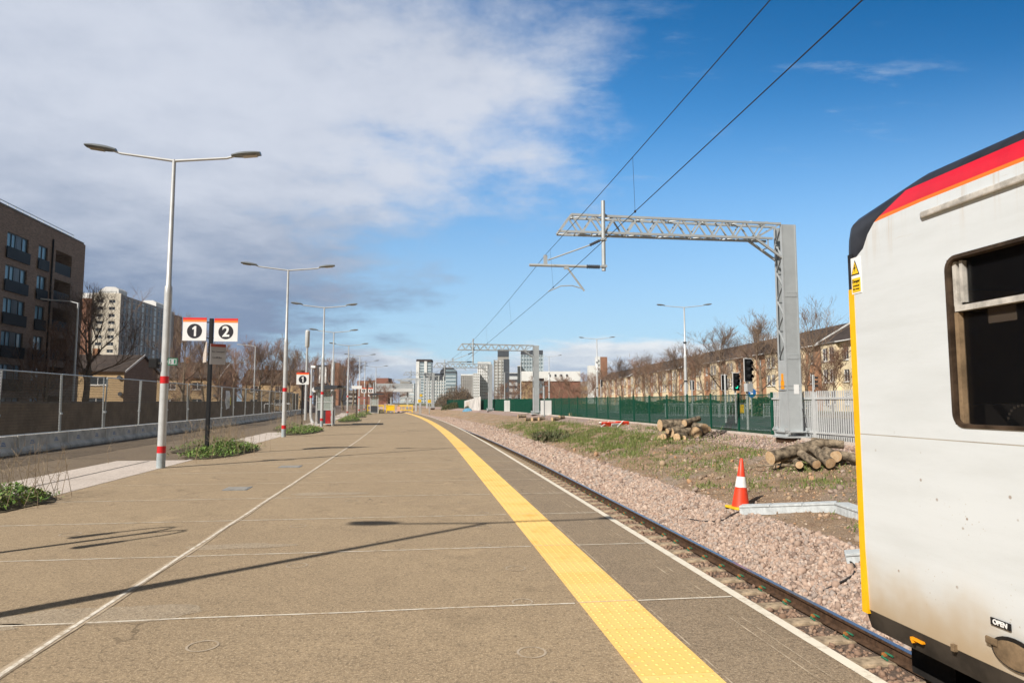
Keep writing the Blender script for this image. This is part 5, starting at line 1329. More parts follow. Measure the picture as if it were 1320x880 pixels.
# ------------------------------------------------------------------ bare winter trees
def tree_meshes(seed, h, spread=.75, trunk_frac=.28, r0=.17, nl=7, twig='twig', depth=4, dens=1.):
    rd = random.Random(seed); tk = MB(); cr = MB()
    top = Vector((rd.gauss(0, .15), rd.gauss(0, .15), h*trunk_frac))
    lead = Vector((rd.gauss(0, .3), rd.gauss(0, .3), h*.80))
    tk.tube([(0, 0, -.1), (0, 0, .25), top*.5, top, top.lerp(lead, .5)+Vector((rd.gauss(0, .1), rd.gauss(0, .1), 0)), lead], [r0*1.35, r0*1.05, r0*.92, r0*.78, r0*.42, r0*.12], 8)
    def grow(p, d, L, r, lv):
        n = 3; pts = [p]; q = p; dd = d.copy(); rs = [r]
        for i in range(n):
            dd = (dd+Vector((rd.gauss(0, .16), rd.gauss(0, .16), rd.gauss(.07, .12)))).normalized(); q = q+dd*L/n; pts.append(q); rs.append(r*(1-.55*(i+1)/n))
        cr.tube(pts, rs, 5 if lv < 2 else 3, False)
        if lv > depth: return
        k = rd.randint(4, 6) if lv < depth-1 else int(rd.randint(3, 4)*dens)
        for j in range(k):
            u = rd.uniform(.18, 1.); i = min(n-1, int(u*n)); s = pts[i].lerp(pts[i+1], u*n-i)
            side = Vector((rd.gauss(0, 1), rd.gauss(0, 1), rd.gauss(.25, .6))).normalized()
            nd = (dd*.9+side*.62+Vector((0, 0, .2))).normalized()
            grow(s, nd, L*rd.uniform(.50, .78), max(.0075, r*.46*(1-.3*u)), lv+1)
    for j in range(nl):
        u = j/(nl-1); s = top.lerp(lead, u*.85) if u > .15 else top*rd.uniform(.85, 1.)
        a = 2*math.pi*(j*.382)+rd.uniform(-.4, .4); el = .45+.55*u
        d = Vector((math.cos(a)*(1.2-el)*1.5*spread, math.sin(a)*(1.2-el)*1.5*spread, el)).normalized()
        grow(s, d, h*(.36-.13*u)*rd.uniform(.85, 1.15), r0*.34*(1-.4*u), 1)
    return tk.mesh('trunk', M['bark'], 'auto'), cr.mesh('crown', M[twig])
TREES = [tree_meshes(11, 10., .85, .27, .21, 9, 'twig', 4, 1.0), tree_meshes(12, 9., .75, .3, .15, 9, 'twig', 4, 1.0), tree_meshes(13, 8., 1.0, .2, .16, 9, 'twig_red', 4, .85),
         tree_meshes(14, 9.5, .6, .32, .14, 9, 'twig', 4, .9), tree_meshes(15, 6., 1.2, .1, .10, 11, 'twig_red', 4, 1.0), tree_meshes(17, 10.5, .95, .25, .27, 11, 'twig', 4, 1.15)]
TH = [10., 9., 8., 9.5, 6., 10.5]
def tree(kind, x, y, h, label, group, z=.38, wide=1.):
    r = empty('bare_tree', (x, y, z), random.uniform(0, 6.28), label, 'tree', group); s = h/TH[kind]; r.scale = (s*wide, s*wide, s)
    obj('trunk', TREES[kind][0], r); obj('crown', TREES[kind][1], r)
LGT = 'bare trees beyond the wall on the left'
tree(5, -36.2, 58, 10.6, 'big bare tree with thick ivied trunk before the yellow brick house', LGT, -.03, 1.15)
tree(2, -34.6, 51, 6.8, 'reddish bare tree before the dark brick flats', LGT, -.03, 1.1)
tree(4, -37, 53.5, 5.8, 'low reddish tree at the foot of the dark brick flats', LGT, -.03, 1.2)
tree(0, -35.6, 74, 9.8, 'bare tree just behind the numbered platform sign', LGT, -.03)
tree(4, -38.5, 80, 5.2, 'reddish tree beside the side wall of the yellow brick house', LGT, -.03)
for i, (px_, y, h, kd) in enumerate(((262, 88, 7.6, 2), (283, 98, 8.2, 1), (300, 92, 7.2, 2), (318, 104, 9.0, 2), (336, 96, 8.0, 0), (352, 110, 9.6, 2), (372, 104, 8.0, 1), (388, 118, 8.6, 2), (402, 125, 8., 2), (424, 120, 7.6, 2), (443, 128, 8.0, 2), (455, 140, 8.8, 1), (500, 150, 5.4, 4), (515, 160, 5., 4), (484, 140, 5.4, 4))):
    lb = ['tree left of the street lamp behind the numbered signs', 'slender tree right of the numbered signs', 'reddish tree behind the poster on the fence', 'bushy tree behind the street lamp on the left', 'wide tree right of the one armed street lamp', 'tallest tree of the thicket left of the second lamp post', 'tree right behind the second lamp post', 'tree behind the lone number sign', 'tree behind the antenna mast', 'tree behind the shelter below the dark distant block', 'tree right of the dark distant block', 'dark tree behind the plain white name board', 'low thicket behind the yellow barriers', 'low thicket right of the footbridge columns', 'low thicket behind the far shelter'][i]
    tree(kd, (px_-660)/880*y, y, h*1.08, lb, LGT, -.03, 1.3)
RGT = 'bare trees along the road on the right'
for i, (px_, y, h, kd, w) in enumerate(((1042, 60, 9.9, 3, 1.0), (978, 66, 9.9, 0, 1.0), (1012, 68, 7.6, 1, 1.), (1072, 57, 6.6, 4, 1.1), (930, 70, 9.2, 1, 1.1), (905, 78, 7.4, 2, 1.), (872, 84, 9.4, 1, 1.1), (850, 90, 8.2, 2, 1.), (836, 96, 9.2, 3, 1.1), (816, 98, 8.8, 2, 1.1), (800, 106, 9.2, 1, 1.1), (784, 112, 8.2, 2, 1.2), (766, 118, 7.6, 4, 1.2), (750, 124, 7.6, 2, 1.2), (734, 130, 7.4, 4, 1.3), (720, 138, 7.2, 2, 1.3), (706, 150, 7.4, 4, 1.3), (690, 150, 8.0, 2, 1.2), (676, 160, 7.4, 4, 1.3), (660, 165, 7.6, 2, 1.3), (646, 170, 7.2, 4, 1.3), (955, 80, 8.2, 2, 1.), (890, 96, 9.5, 0, 1.), (830, 120, 10.5, 0, 1.))):
    lb = ['bare tree right behind the nearest gantry mast', 'tall bare tree with a dark nest left of the nearest gantry mast', 'slim bare tree close left of the nearest gantry mast', 'low bushy tree in front of the terrace end by the train', 'bare tree above the green traffic light', 'reddish tree right of the tall street lamp', 'bare tree just left of the tall street lamp', 'small reddish tree in front of the middle of the terrace', 'slender upright tree before the terrace', 'reddish tree before the far half of the terrace', 'bare tree before the far end of the terrace', 'reddish tree at the far end of the terrace', 'low tree right of the farther twin street lamp pole', 'tree left of the farther twin street lamp pole', 'low tree in front of the red brick building right side', 'tree in front of the white topped red building', 'low tree left of the red brick building window', 'tree behind the second gantry mast', 'low tree behind the green fence below the dark glass tower', 'tree behind the green fence below the stone tower', 'leftmost low tree behind the green fence beside the white hoarding', 'reddish tree left of the large traffic light', 'tall tree rising over the terrace roof behind the street lamp', 'tall tree rising over the terrace roof farther left'][i]
    tree(kd, (px_-660)/880*y, y, h*(.75 if 640 < px_ < 900 else .86), lb, RGT, .38, w*1.28)
nest = MB(); nest.tube([(23.95, 66.2, 8.05), (23.95, 66.2, 8.2), (23.95, 66.2, 8.45), (23.95, 66.2, 8.6)], [.1, .32, .34, .12], 9)
tag(nest.build('nest', M['twig'], smooth=True), 'dark round bird nest high in the tall bare tree', 'nest')
def scrub(x, y, rx, ry, h, n, label, mat, name='scrub_bush', z=.0, twigs=220):
    r = empty(name, (x, y, z), 0, label, 'bush')
    a = rng.uniform(0, 2*np.pi, n); q = np.sqrt(rng.random(n)); c = np.stack([rx*q*np.cos(a), ry*q*np.sin(a), np.zeros(n)], 1)
    lump = np.array([.75+.45*noise.noise((c[i, 0]*.5+x, c[i, 1]*.5, 2.)) for i in range(n)])
    c[:, 2] = h*np.sqrt(np.clip(1-q**2, 0, 1))*lump*rng.uniform(.2, 1, n)**.5
    D = rng.normal(size=(n, 3)); D[:, 2] = np.abs(D[:, 2])+.4; D /= np.linalg.norm(D, axis=1)[:, None]; S = np.cross(D, rng.normal(size=(n, 3))); S /= np.linalg.norm(S, axis=1)[:, None]
    l = rng.uniform(.12, .4, n)[:, None]; w = l*rng.uniform(.08, .22, n)[:, None]
    V = np.stack([c-D*l, c+S*w, c+D*l, c-S*w], 1).reshape(-1, 3)
    obj('foliage', np_mesh('foliage', V, np.arange(4*n).reshape(n, 4), mat), r)
    b = MB()
    for k in range(twigs):
        an = random.uniform(0, 6.28); qq = math.sqrt(random.random())*.95; p = Vector((rx*qq*math.cos(an)*.6, ry*qq*math.sin(an)*.6, 0)); e = Vector((rx*qq*math.cos(an), ry*qq*math.sin(an), h*math.sqrt(max(.02, 1-qq*qq))*random.uniform(.75, 1.08)))
        b.tube([p, p.lerp(e, .5)+Vector((random.gauss(0, .2), random.gauss(0, .2), .1)), e], [.05, .03, .012], 3, False)
    b.build('branches', M['twig'], r)
brown = random_tint('brown_scrub', [(.13, .095, .06), (.17, .125, .08), (.10, .075, .05), (.2, .15, .09)], .95)
scrub(-12.2, 150, 4.8, 4.5, 5.6, 5200, 'large round brown bush in front of the distant office block', brown)
scrub(-9.2, 120, 3.2, 2.2, 1.9, 2200, 'low green bramble bank before the brown bush', M['scrub'], twigs=40)
scrub(-9.8+4, 105, 1.6, 1.4, 1.5, 900, 'small green bush against the white hoarding', M['scrub'], twigs=20)
scrub(2.35, 37.5, 1.2, 2.8, .16, 700, 'dark low scrubby patch beside the ballast at the curve', M['scrub'], z=gz(5.2)-.05, twigs=20)
scrub(-42.8, 88, 2.5, 2.5, 2.6, 1500, 'dark bush between the two yellow brick houses', M['scrub'], z=-.03, twigs=20)

# ------------------------------------------------------------------ buildings
def wall_holes(L, H, holes, depth=.18, x0=0., z0=0.):
    """front wall in the local xz plane facing -y, with real openings that have reveals"""
    xs = sorted({x0, x0+L, *[h[0] for h in holes], *[h[1] for h in holes]}); zs = sorted({z0, z0+H, *[h[2] for h in holes], *[h[3] for h in holes]})
    b = MB()
    for xa, xb in zip(xs, xs[1:]):
        for za, zb in zip(zs, zs[1:]):
            xm, zm = (xa+xb)/2, (za+zb)/2
            if any(h[0] < xm < h[1] and h[2] < zm < h[3] for h in holes): continue
            b.quad((xa, 0, za), (xb, 0, za), (xb, 0, zb), (xa, 0, zb))
    for h in holes:
        d = h[4] if len(h) > 4 else depth; a, c, e, f = h[:4]
        b.quad((a, 0, e), (a, d, e), (a, d, f), (a, 0, f)); b.quad((c, 0, e), (c, 0, f), (c, d, f), (c, d, e)); b.quad((a, 0, f), (a, d, f), (c, d, f), (c, 0, f)); b.quad((a, 0, e), (c, 0, e), (c, d, e), (a, d, e))
    return b
WIN = {}
def window(parent, x, z, w, h, y=.1, mull=2, frame='frame_white', sill=True, glass='glass'):
    key = (round(w, 2), round(h, 2), mull, frame, sill, glass)
    if key not in WIN:
        g = MB().box((w/2, 0, h/2), (w, .02, h)).mesh('pane', M[glass])
        f = MB(); t = .07
        f.box((w/2, -.03, t/2), (w, .06, t)).box((w/2, -.03, h-t/2), (w, .06, t)).box((t/2, -.03, h/2), (t, .06, h-2*t)).box((w-t/2, -.03, h/2), (t, .06, h-2*t))
        for k in range(1, mull): f.box((w*k/mull, -.03, h/2), (t*.9, .055, h-2*t))
        if sill: f.box((w/2, -.13, -.05), (w+.16, .2, .07))
        WIN[key] = (f.mesh('window_frame', M[frame]), g)
    f, g = WIN[key]
    o = obj('window', f, parent, (x, y, z)); obj('pane', g, o, (0, .01, 0))
    return o
# --- dark brown brick flats on the left
def flats():
    L, H = 46., 15.75; th = R(90+8.53); corner = Vector((-38.85, 61.2, 0)); dirv = Vector((math.cos(th), math.sin(th), 0))
    r = empty('apartment_block', corner-dirv*L, th, 'dark brown brick flats with black balconies at the left edge', 'apartment block')
    holes = []; wins = []; recs = []
    for rep in range(3):
        off = -rep*14.6
        for k in range(6):
            zt = 14.05-2.43*k
            if zt < 1.5: continue
            for a0, a1, hh in ((-12.05, -9.2, 1.95), (-7.75, -6.35, 1.95)):
                x0, x1 = L+a0+off, L+a1+off
                if x0 < .3: continue
                holes.append((x0, x1, zt-hh, zt, .22)); wins.append((x0, x1, zt-hh, zt))
            x0, x1 = L-5.1+off, L-2.35+off
            if x0 > .3: holes.append((x0, x1, zt-1.75, zt+.15, 1.5)); recs.append((x0, x1, zt-1.75, zt+.15))
    wall_holes(L, H, holes).build('wall', M['brick_dark'], r)
    MB().box2((0, 1.9, -.05), (L-.004, 13, H-.01)).build('block_core', M['brick_dark'], r)
    b = MB(); b.quad((L, 0, 0), (L, 1.9, 0), (L, 1.9, H), (L, 0, H)); b.quad((0, 0, H), (L, 0, H), (L, 1.9, H), (0, 1.9, H)); b.build('end_wall', M['brick_dark'], r)
    MB().box((L/2-.4, .5, H+.06), (L, 1.1, .12)).build('roof_edge', M['roof_grey'], r)
    b = MB()
    for k in range(int(L/1.0)): b.box((L-1.6-k*1., .35, H+.3), (.04, .04, .45))
    b.bar((0, .35, H+.52), (L-1.5, .35, H+.52), .05).bar((0, .35, H+.3), (L-1.5, .35, H+.3), .04); b.build('roof_railing', M['galv'], r)
    MB().tube([(L-5.75, -.08, 0), (L-5.75, -.08, H-.8)], .07, 8).build('downpipe', M['black'], r)
    for x0, x1, z0, z1 in wins:
        w = x1-x0; o = window(r, x0, z0, w, z1-z0, .14, 4 if w > 2 else 2, 'dark_panel', False, 'glass_sky')
        if w > 2: MB().box((w*.56, -.035, (z1-z0)/2), (w*.26, .03, z1-z0-.1)).build('solid_panel', M['dark_panel'], o)
        b = MB().box((w/2, -.24, .42), (w+.24, .05, .86)); b.build('balcony_guard', M['black'], o)
    for x0, x1, z0, z1 in recs:
        MB().box(((x0+x1)/2, .06, z0+.48), (x1-x0-.02, .05, .9)).build('balcony_guard', M['black'], r)
        MB().box((x0+.55*(x1-x0), 1.46, (z0+z1)/2-.1), (.85, .06, (z1-z0)-.25)).build('balcony_door', M['frame_white'], r)
flats()
# --- tower block
def tower_block():
    r = empty('tower_block', (-149.8, 259, 0), R(0), 'tall cream and brown tower block behind the big bare tree', 'tower block')
    H = 42.4; W_, D_ = 15.5, 54
    ang = math.atan2(-.11, 1)
    r.rotation_euler.z = -ang
    # local: front face along -x from 0 to -W, facing -y; long side along +y facing +x
    fw = [(-4.2, -1.9), (-8.6, -6.2)]
    holes = []
    for k in range(15):
        for a, c in fw: holes.append((a, c, .9+2.72*k, 2.15+2.72*k, .25))
    wall_holes(10.2, H, holes, .25, -10.2).build('wall', M['cream'], r)
    MB().box2((-W_, -.5, 0), (-10.2, 6, H-1.8)).build('brick_panel', M['tower_brick'], r)
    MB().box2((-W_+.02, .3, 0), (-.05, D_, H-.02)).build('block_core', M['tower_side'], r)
    MB().box2((-10.2, .0, H), (.02, 2, H+.4)).build('parapet', M['cream'], r)
    MB().box2((-W_, -.52, H-1.8), (-10.2, 6, H+.2)).build('cornice', M['white_panel'], r)
    for a, c, z0, z1, _ in holes: window(r, a, z0, c-a, z1-z0, .2, 2, 'frame_white', False)
    for k in range(12): MB().box((.02, 3.5+k*4.1, H/2), (.16, 1.9, H-2)).build('window_strip', M['blue_panel' if k % 3 == 1 else 'dark_panel'], r)
    for k in range(15): MB().box((.06, D_/2-2, 2.3+2.72*k), (.2, D_-5, .5)).build('floor_band', M['tower_side'], r)
    MB().box2((-12, D_, 0), (.6, D_+8, H-1.2)).build('stair_tower', M['tower_brick'], r)
    for y0, y1 in ((.6, 8), (36, 46)):
        b = MB(); pr = [(-8.5, H), (-1.2, H), (-1.2, H+2.0), (-2.5, H+2.9), (-6.0, H+2.9), (-8.5, H+1.2)]; b.prism(pr, y0, y1); b.build('roof_house', M['white_panel'], r)
    b = MB()
    for k in range(6): b.bar((-10+k*1.6, .5, H), (-10+k*1.6, .5, H+1.1), .07)
    b.bar((-10, .5, H+1.1), (-2, .5, H+1.1), .07); b.build('roof_railing', M['galv_dark'], r)
tower_block()
# --- yellow brick houses
def house(x, y, rz, w, d, eh, rh, label, wins, mat='brick_buff'):
    r = empty('house', (x, y, -.03), rz, label, 'house', 'yellow brick houses beyond the wall')     # local: front along x 0..w facing -y
    wall_holes(w, eh, [(a, c, e, f, .15) for a, c, e, f in wins], .15).build('wall', M[mat], r)
    b = MB(); b.quad((0, 0, 0), (0, d, 0), (0, d, eh), (0, 0, eh)); b.quad((w, 0, 0), (w, 0, eh), (w, d, eh), (w, d, 0)); b.quad((0, d, 0), (w, d, 0), (w, d, eh), (0, d, eh))
    b.add([(0, 0, eh), (0, d, eh), (0, d/2, eh+rh)], [(0, 1, 2)]); b.add([(w, 0, eh), (w, d, eh), (w, d/2, eh+rh)], [(0, 1, 2)]); b.build('side_walls', M['brick_dark'], r)  # shade on the side walls painted in by using the dark brick
    b = MB(); e = .35; k = rh/(d/2)
    for s, y0 in ((1, -e), (-1, d+e)):
        ye = y0; ze = eh-e*k
        b.add([(-.3, ye, ze), (w+.3, ye, ze), (w+.3, d/2, eh+rh), (-.3, d/2, eh+rh), (-.3, ye, ze+.12), (w+.3, ye, ze+.12), (w+.3, d/2, eh+rh+.12), (-.3, d/2, eh+rh+.12)], [(0,1,2,3), (4,5,6,7), (0,1,5,4), (1,2,6,5), (0,3,7,4)])
    rf = b.build('roof', M['roof'], r)
    MB().bar((w+.33, -e-.05, eh-e*k), (w+.33, d/2, eh+rh+.05), .05, .24).build('verge_board', M['frame_white'], rf)
    MB().box((w*.3, d/2, eh+rh+.4), (.6, .6, 1.0)).build('chimney', M['brick_orange'], rf)
    for a, c, e_, f in wins: window(r, a, e_, c-a, f-e_, .12, 2)
    for xx in (w-.9, w-1.1):
        b = MB(); b.tube([(xx+.6, -.1, eh*.45+(.1 if xx > w-1 else 2.1)), (xx+.6, -.25, eh*.45+(.1 if xx > w-1 else 2.1))], .25, 10); b.build('satellite_dish', M['dark_panel'], r)
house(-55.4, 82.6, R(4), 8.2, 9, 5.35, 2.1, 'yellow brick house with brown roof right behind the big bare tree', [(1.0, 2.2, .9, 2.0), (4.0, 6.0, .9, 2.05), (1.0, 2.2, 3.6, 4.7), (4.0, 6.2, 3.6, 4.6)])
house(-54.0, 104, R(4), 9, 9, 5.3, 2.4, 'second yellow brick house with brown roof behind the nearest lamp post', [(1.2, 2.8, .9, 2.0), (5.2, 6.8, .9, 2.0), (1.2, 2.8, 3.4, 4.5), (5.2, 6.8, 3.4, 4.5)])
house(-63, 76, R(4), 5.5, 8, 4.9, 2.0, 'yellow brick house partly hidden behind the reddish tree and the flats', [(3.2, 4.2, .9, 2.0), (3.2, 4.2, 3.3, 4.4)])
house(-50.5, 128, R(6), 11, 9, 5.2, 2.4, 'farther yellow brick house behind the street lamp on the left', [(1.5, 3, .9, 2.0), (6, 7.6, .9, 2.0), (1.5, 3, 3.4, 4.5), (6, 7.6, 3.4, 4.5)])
# --- brick terrace on the right
def terrace(a0, a1, dz, label, first):
    L = a1-a0; r = empty('terrace_block', (39.5-.055*a1, 78.5+a1, .4+dz), R(-90+3.15), label, 'apartment block', 'brick terrace blocks along the road')
    H = 8.3; n = max(1, int(L/7.6)); mw = L/n; holes = []; wn = []
    for k in range(n):
        x = k*mw
        for z in (.8, 3.5, 6.1): holes.append((x+5.0, x+6.2, z, z+1.45, .15)); wn.append((x+5.0, z, 1.2, 1.45))
    wall_holes(L, H, holes, .15).build('wall', M['brick_yellow' if first else 'brick_orange'], r)
    MB().box2((.004, .4, 0), (L-.004, 9, H-.02)).build('block_core', M['brick_yellow'], r)
    for x, z, w, h in wn: window(r, x, z, w, h, .12, 2)
    for k in range(n):
        x = k*mw+.7; bay = wall_holes(3.5, H-.1, [(.35, 1.55, z, z+1.6, .12) for z in (.8, 3.5, 6.1)]+[(1.9, 3.1, z, z+1.6, .12) for z in (.8, 3.5, 6.1)], .12)
        bay.quad((0, 0, 0), (0, .45, 0), (0, .45, H-.1), (0, 0, H-.1)); bay.quad((3.5, 0, 0), (3.5, 0, H-.1), (3.5, .45, H-.1), (3.5, .45, 0)); bay.quad((0, 0, H-.1), (3.5, 0, H-.1), (3.5, .45, H-.1), (0, .45, H-.1))
        bo = bay.build('bay', M['brick_yellow'], r, loc=(x, -.45, 0))
        MB().box((1.75, .2, H+.02), (3.8, .8, .14)).build('bay_roof', M['roof_grey'], bo)
        for z in (.8, 3.5, 6.1):
            for xx in (.35, 1.9): window(bo, xx, z, 1.2, 1.6, .1, 2)
        MB().box((1.75, -.02, .3), (3.52, .06, .6)).build('bay_base', M['cream'], bo)
    b = MB(); e = .5; D_ = 9; rh = 2.9
    for ye in (-e, D_+e):
        b.add([(-.01, ye, H), (L+.01, ye, H), (L+.01, D_/2, H+rh), (-.01, D_/2, H+rh), (-.01, ye, H+.15), (L+.01, ye, H+.15), (L+.01, D_/2, H+rh+.15), (-.01, D_/2, H+rh+.15)], [(0,1,2,3), (4,5,6,7), (0,1,5,4), (1,2,6,5), (0,3,7,4)])
    b.add([(L-.3, 0, H), (L-.3, D_, H), (L-.3, D_/2, H+rh)], [(0, 1, 2)]); b.add([(.3, 0, H), (.3, D_, H), (.3, D_/2, H+rh)], [(0, 1, 2)])
    rf = b.build('roof', M['roof'], r)
    MB().bar((L+.04, -e-.1, H+.1), (L+.04, D_/2, H+rh+.22), .16, .26).build('verge_board', M['white_panel'], rf)
    MB().bar((0, -e-.06, H+.02), (L, -e-.06, H+.02), .12).build('gutter', M['frame_white'], rf)
terrace(-24, 7.5, .0, 'near brick terrace block with yellow bays, cut off by the train front', True)
terrace(7.7, 64, -.05, 'long middle brick terrace block behind the nearest gantry mast and traffic lights', False)
terrace(64.2, 112, -.1, 'brick terrace block left of the tall street lamp', False)
terrace(112.2, 165, -.15, 'farthest brick terrace block, at the left end of the row', False)

# --- skyline
def sky_block(name, px0, px1, py, D, dep, mat, label, floors=0, cols=0, band='dark_panel', z0=0., rot=0., top=None, cat='tower', crown=None):
    """a distant building: real size from its distance; floor bands and pilasters are its parts"""
    x0, x1 = (px0-660)/880*D, (px1-660)/880*D; H = 1.6+(517-py)/880*D; w = x1-x0
    r = empty(name, ((x0+x1)/2, D, z0), R(rot), label, cat)
    MB().box2((-w/2, 0, 0), (w/2, dep, H)).build('wall', M[mat], r)
    for k in range(floors): MB().box2((-w/2-.12, -.15, H*(k+.42)/floors), (w/2+.12, dep+.1, H*(k+.85)/floors)).build('window_band', M[band], r)
    for k in range(cols+1):
        if cols: MB().box((-w/2+w*k/cols, -.25, H/2), (max(.5, w/cols*.28), .4, H+.04)).build('pilaster', M[mat], r)
    if top: MB().box2((-w/2-.2, -.3, H), (w/2+.2, dep+.3, H+top[0])).build('roof_plant', M[top[1]], r)
    return r, w, H
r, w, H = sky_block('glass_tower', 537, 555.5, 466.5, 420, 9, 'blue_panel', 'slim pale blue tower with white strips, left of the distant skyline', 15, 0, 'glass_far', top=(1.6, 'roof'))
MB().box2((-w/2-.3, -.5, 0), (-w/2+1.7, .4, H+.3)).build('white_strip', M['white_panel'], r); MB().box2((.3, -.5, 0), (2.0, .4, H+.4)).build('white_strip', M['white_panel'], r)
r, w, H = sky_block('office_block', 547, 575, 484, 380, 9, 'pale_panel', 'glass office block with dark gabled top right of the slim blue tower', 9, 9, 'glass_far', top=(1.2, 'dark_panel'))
MB().box2((w/2-.2, -1., 0), (w/2+5.6, 9, H+1.6)).build('corner_tower', M['blue_panel'], r)
for k in range(9): MB().box2((w/2-.1, -1.12, 2+k*2.0), (w/2+5.5, -.95, 3.1+k*2.0)).build('window_band', M['glass_far'], r)
b = MB(); b.prism([(w/2-3.2, H+1.1), (w/2+5.6, H+1.1), (w/2+5.6, H+2.6), (w/2+3.5, H+4.6), (w/2-1, H+4.6), (w/2-3.2, H+2.6)], -1.1, 8); b.build('gabled_roof', M['dark_panel'], r)
for k in range(5): MB().box((-w/2+1.5+k*2.6, -.45, H-1.2), (1.2, .3, 2.4)).build('arched_window', M['dark_panel'], r)
sky_block('white_flats', 594.5, 611, 484, 520, 10, 'stone_panel', 'low pale block left of the white flats tower', 9, 7, 'tower_side', top=(1., 'white_panel'))
sky_block('white_flats', 610, 618, 481, 500, 10, 'white_panel', 'narrow white block beside the white flats tower', 11, 3, 'stone_panel')
sky_block('white_flats', 616, 632.5, 470, 510, 12, 'white_panel', 'tall white flats tower seen behind the third gantry', 13, 7, 'stone_panel', top=(2.2, 'pale_panel'))
r, w, H = sky_block('stone_tower', 637, 656, 464, 480, 12, 'stone_panel', 'tall stone coloured tower with dark glass crown', 14, 4, 'pale_panel')
MB().box2((-w/2+2.4, 1, H), (w/2, 11, H+2.6)).build('crown', M['stone_panel'], r); MB().box2((-w/2+2.4, .6, H+2.6), (w/2, 11, H+7.6)).build('glass_crown', M['dark_panel'], r); MB().box2((w/2-3.8, -.6, 0), (w/2+.2, .6, H+.6)).build('dark_strip', M['dark_panel'], r)
sky_block('office_block', 656, 667, 480, 520, 10, 'pale_panel', 'low grey office between the stone tower and the dark glass tower', 5, 0, 'dark_panel')
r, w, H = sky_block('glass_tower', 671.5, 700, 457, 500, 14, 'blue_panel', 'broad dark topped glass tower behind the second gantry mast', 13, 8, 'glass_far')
MB().box2((-w/2, -.3, H), (w/2, 14, H+3.2)).build('dark_top', M['dark_panel'], r); MB().box2((-w/2-2.5, 1, 0), (-w/2, 10, H-8)).build('pale_wing', M['white_panel'], r)
r, w, H = sky_block('brick_building', 690, 748, 487, 250, 14, 'brick_red', 'long red brick building with white top storey', 0, 0, cat='building')
MB().box2((-w/2-5.0, -.4, H-1.2), (w/2, 14, H+2.4)).build('white_storey', M['white_panel'], r)
for k in range(4): MB().box((-w/2+5.2+k*2.1, -.5, H+.9), (.6, .3, .75)).build('round_window', M['dark_panel'], r)
MB().box((-w/2+2.2, -.2, 7.2), (1.9, .4, 5.5)).build('tall_window', M['glass_far'], r); MB().box((-w/2+5, -.2, 7.8), (.8, .4, 1.0)).build('window', M['glass_far'], r)
MB().box2((-w/2-5, .2, 0), (-w/2-.1, 13.8, H-1.2)).build('buff_wing', M['brick_buff'], r)
r, w, H = sky_block('tower_block', 769.5, 783, 460, 330, 7, 'tower_brick', 'white and brown tower block behind the far end of the terrace', 0, 0)
MB().box2((-w/2-.1, -.2, 0), (-.9, 6.8, H+.2)).build('white_panel', M['white_panel'], r); MB().box2((-w/2-4, -.1, 0), (-w/2-.1, 6, H-4.2)).build('white_wing', M['white_panel'], r)
for k in range(10): MB().box((-1.6, -.25, 3+2*k), (.5, .2, 1)).build('window', M['glass'], r)
r, w, H = sky_block('apartment_block', 406, 437, 470.5, 260, 12, 'dark_panel', 'dark distant block above the trees behind the shelter', 0, 7, 'dark_panel', cat='apartment block')
for k in range(3): MB().box((-w/2+2.0+k*2.2, -.4, H*.75), (.6, .3, H*.4)).build('white_fin', M['white_panel'], r)
MB().box2((w/2-2.8, -.6, 0), (w/2+.2, 2, H+.8)).build('brown_corner', M['tower_brick'], r)
r, w, H = sky_block('brick_building', 461, 501, 490.5, 330, 12, 'brick_red', 'distant red brick building above the footbridge', 4, 0, 'tower_brick', cat='building')
MB().box2((w*.1, -.8, 0), (w*.5, 10, H+1.2)).build('taller_wing', M['brick_red'], r); MB().box2((-w*.05, -.6, H-1.5), (w*.3, -.1, H-.6)).build('white_band', M['white_panel'], r)
r, w, H = sky_block('pale_building', 516, 534, 494, 450, 12, 'pale_panel', 'low pale green glass building at the end of the track', 6, 0, 'blue_panel', cat='building')
MB().box2((-w/2, -.5, H), (w*.2, 9, H+1.4)).build('roof_plant', M['stone_panel'], r)
for (p0, p1, py, D, mt, lb) in ((560, 612, 505, 700, 'tower_side', 'long grey distant roofline between the office block and the white flats'), (440, 470, 503, 420, 'roof', 'dark roofline behind the trees left of the red brick building'), (330, 372, 492, 300, 'dark_panel', 'dark low block behind the trees on the left'), (750, 772, 492, 360, 'brick_buff', 'buff gabled block left of the far terrace end')):
    sky_block('distant_building', p0, p1, py, D, 14, mt, lb, 3, 0, 'stone_panel', cat='building')

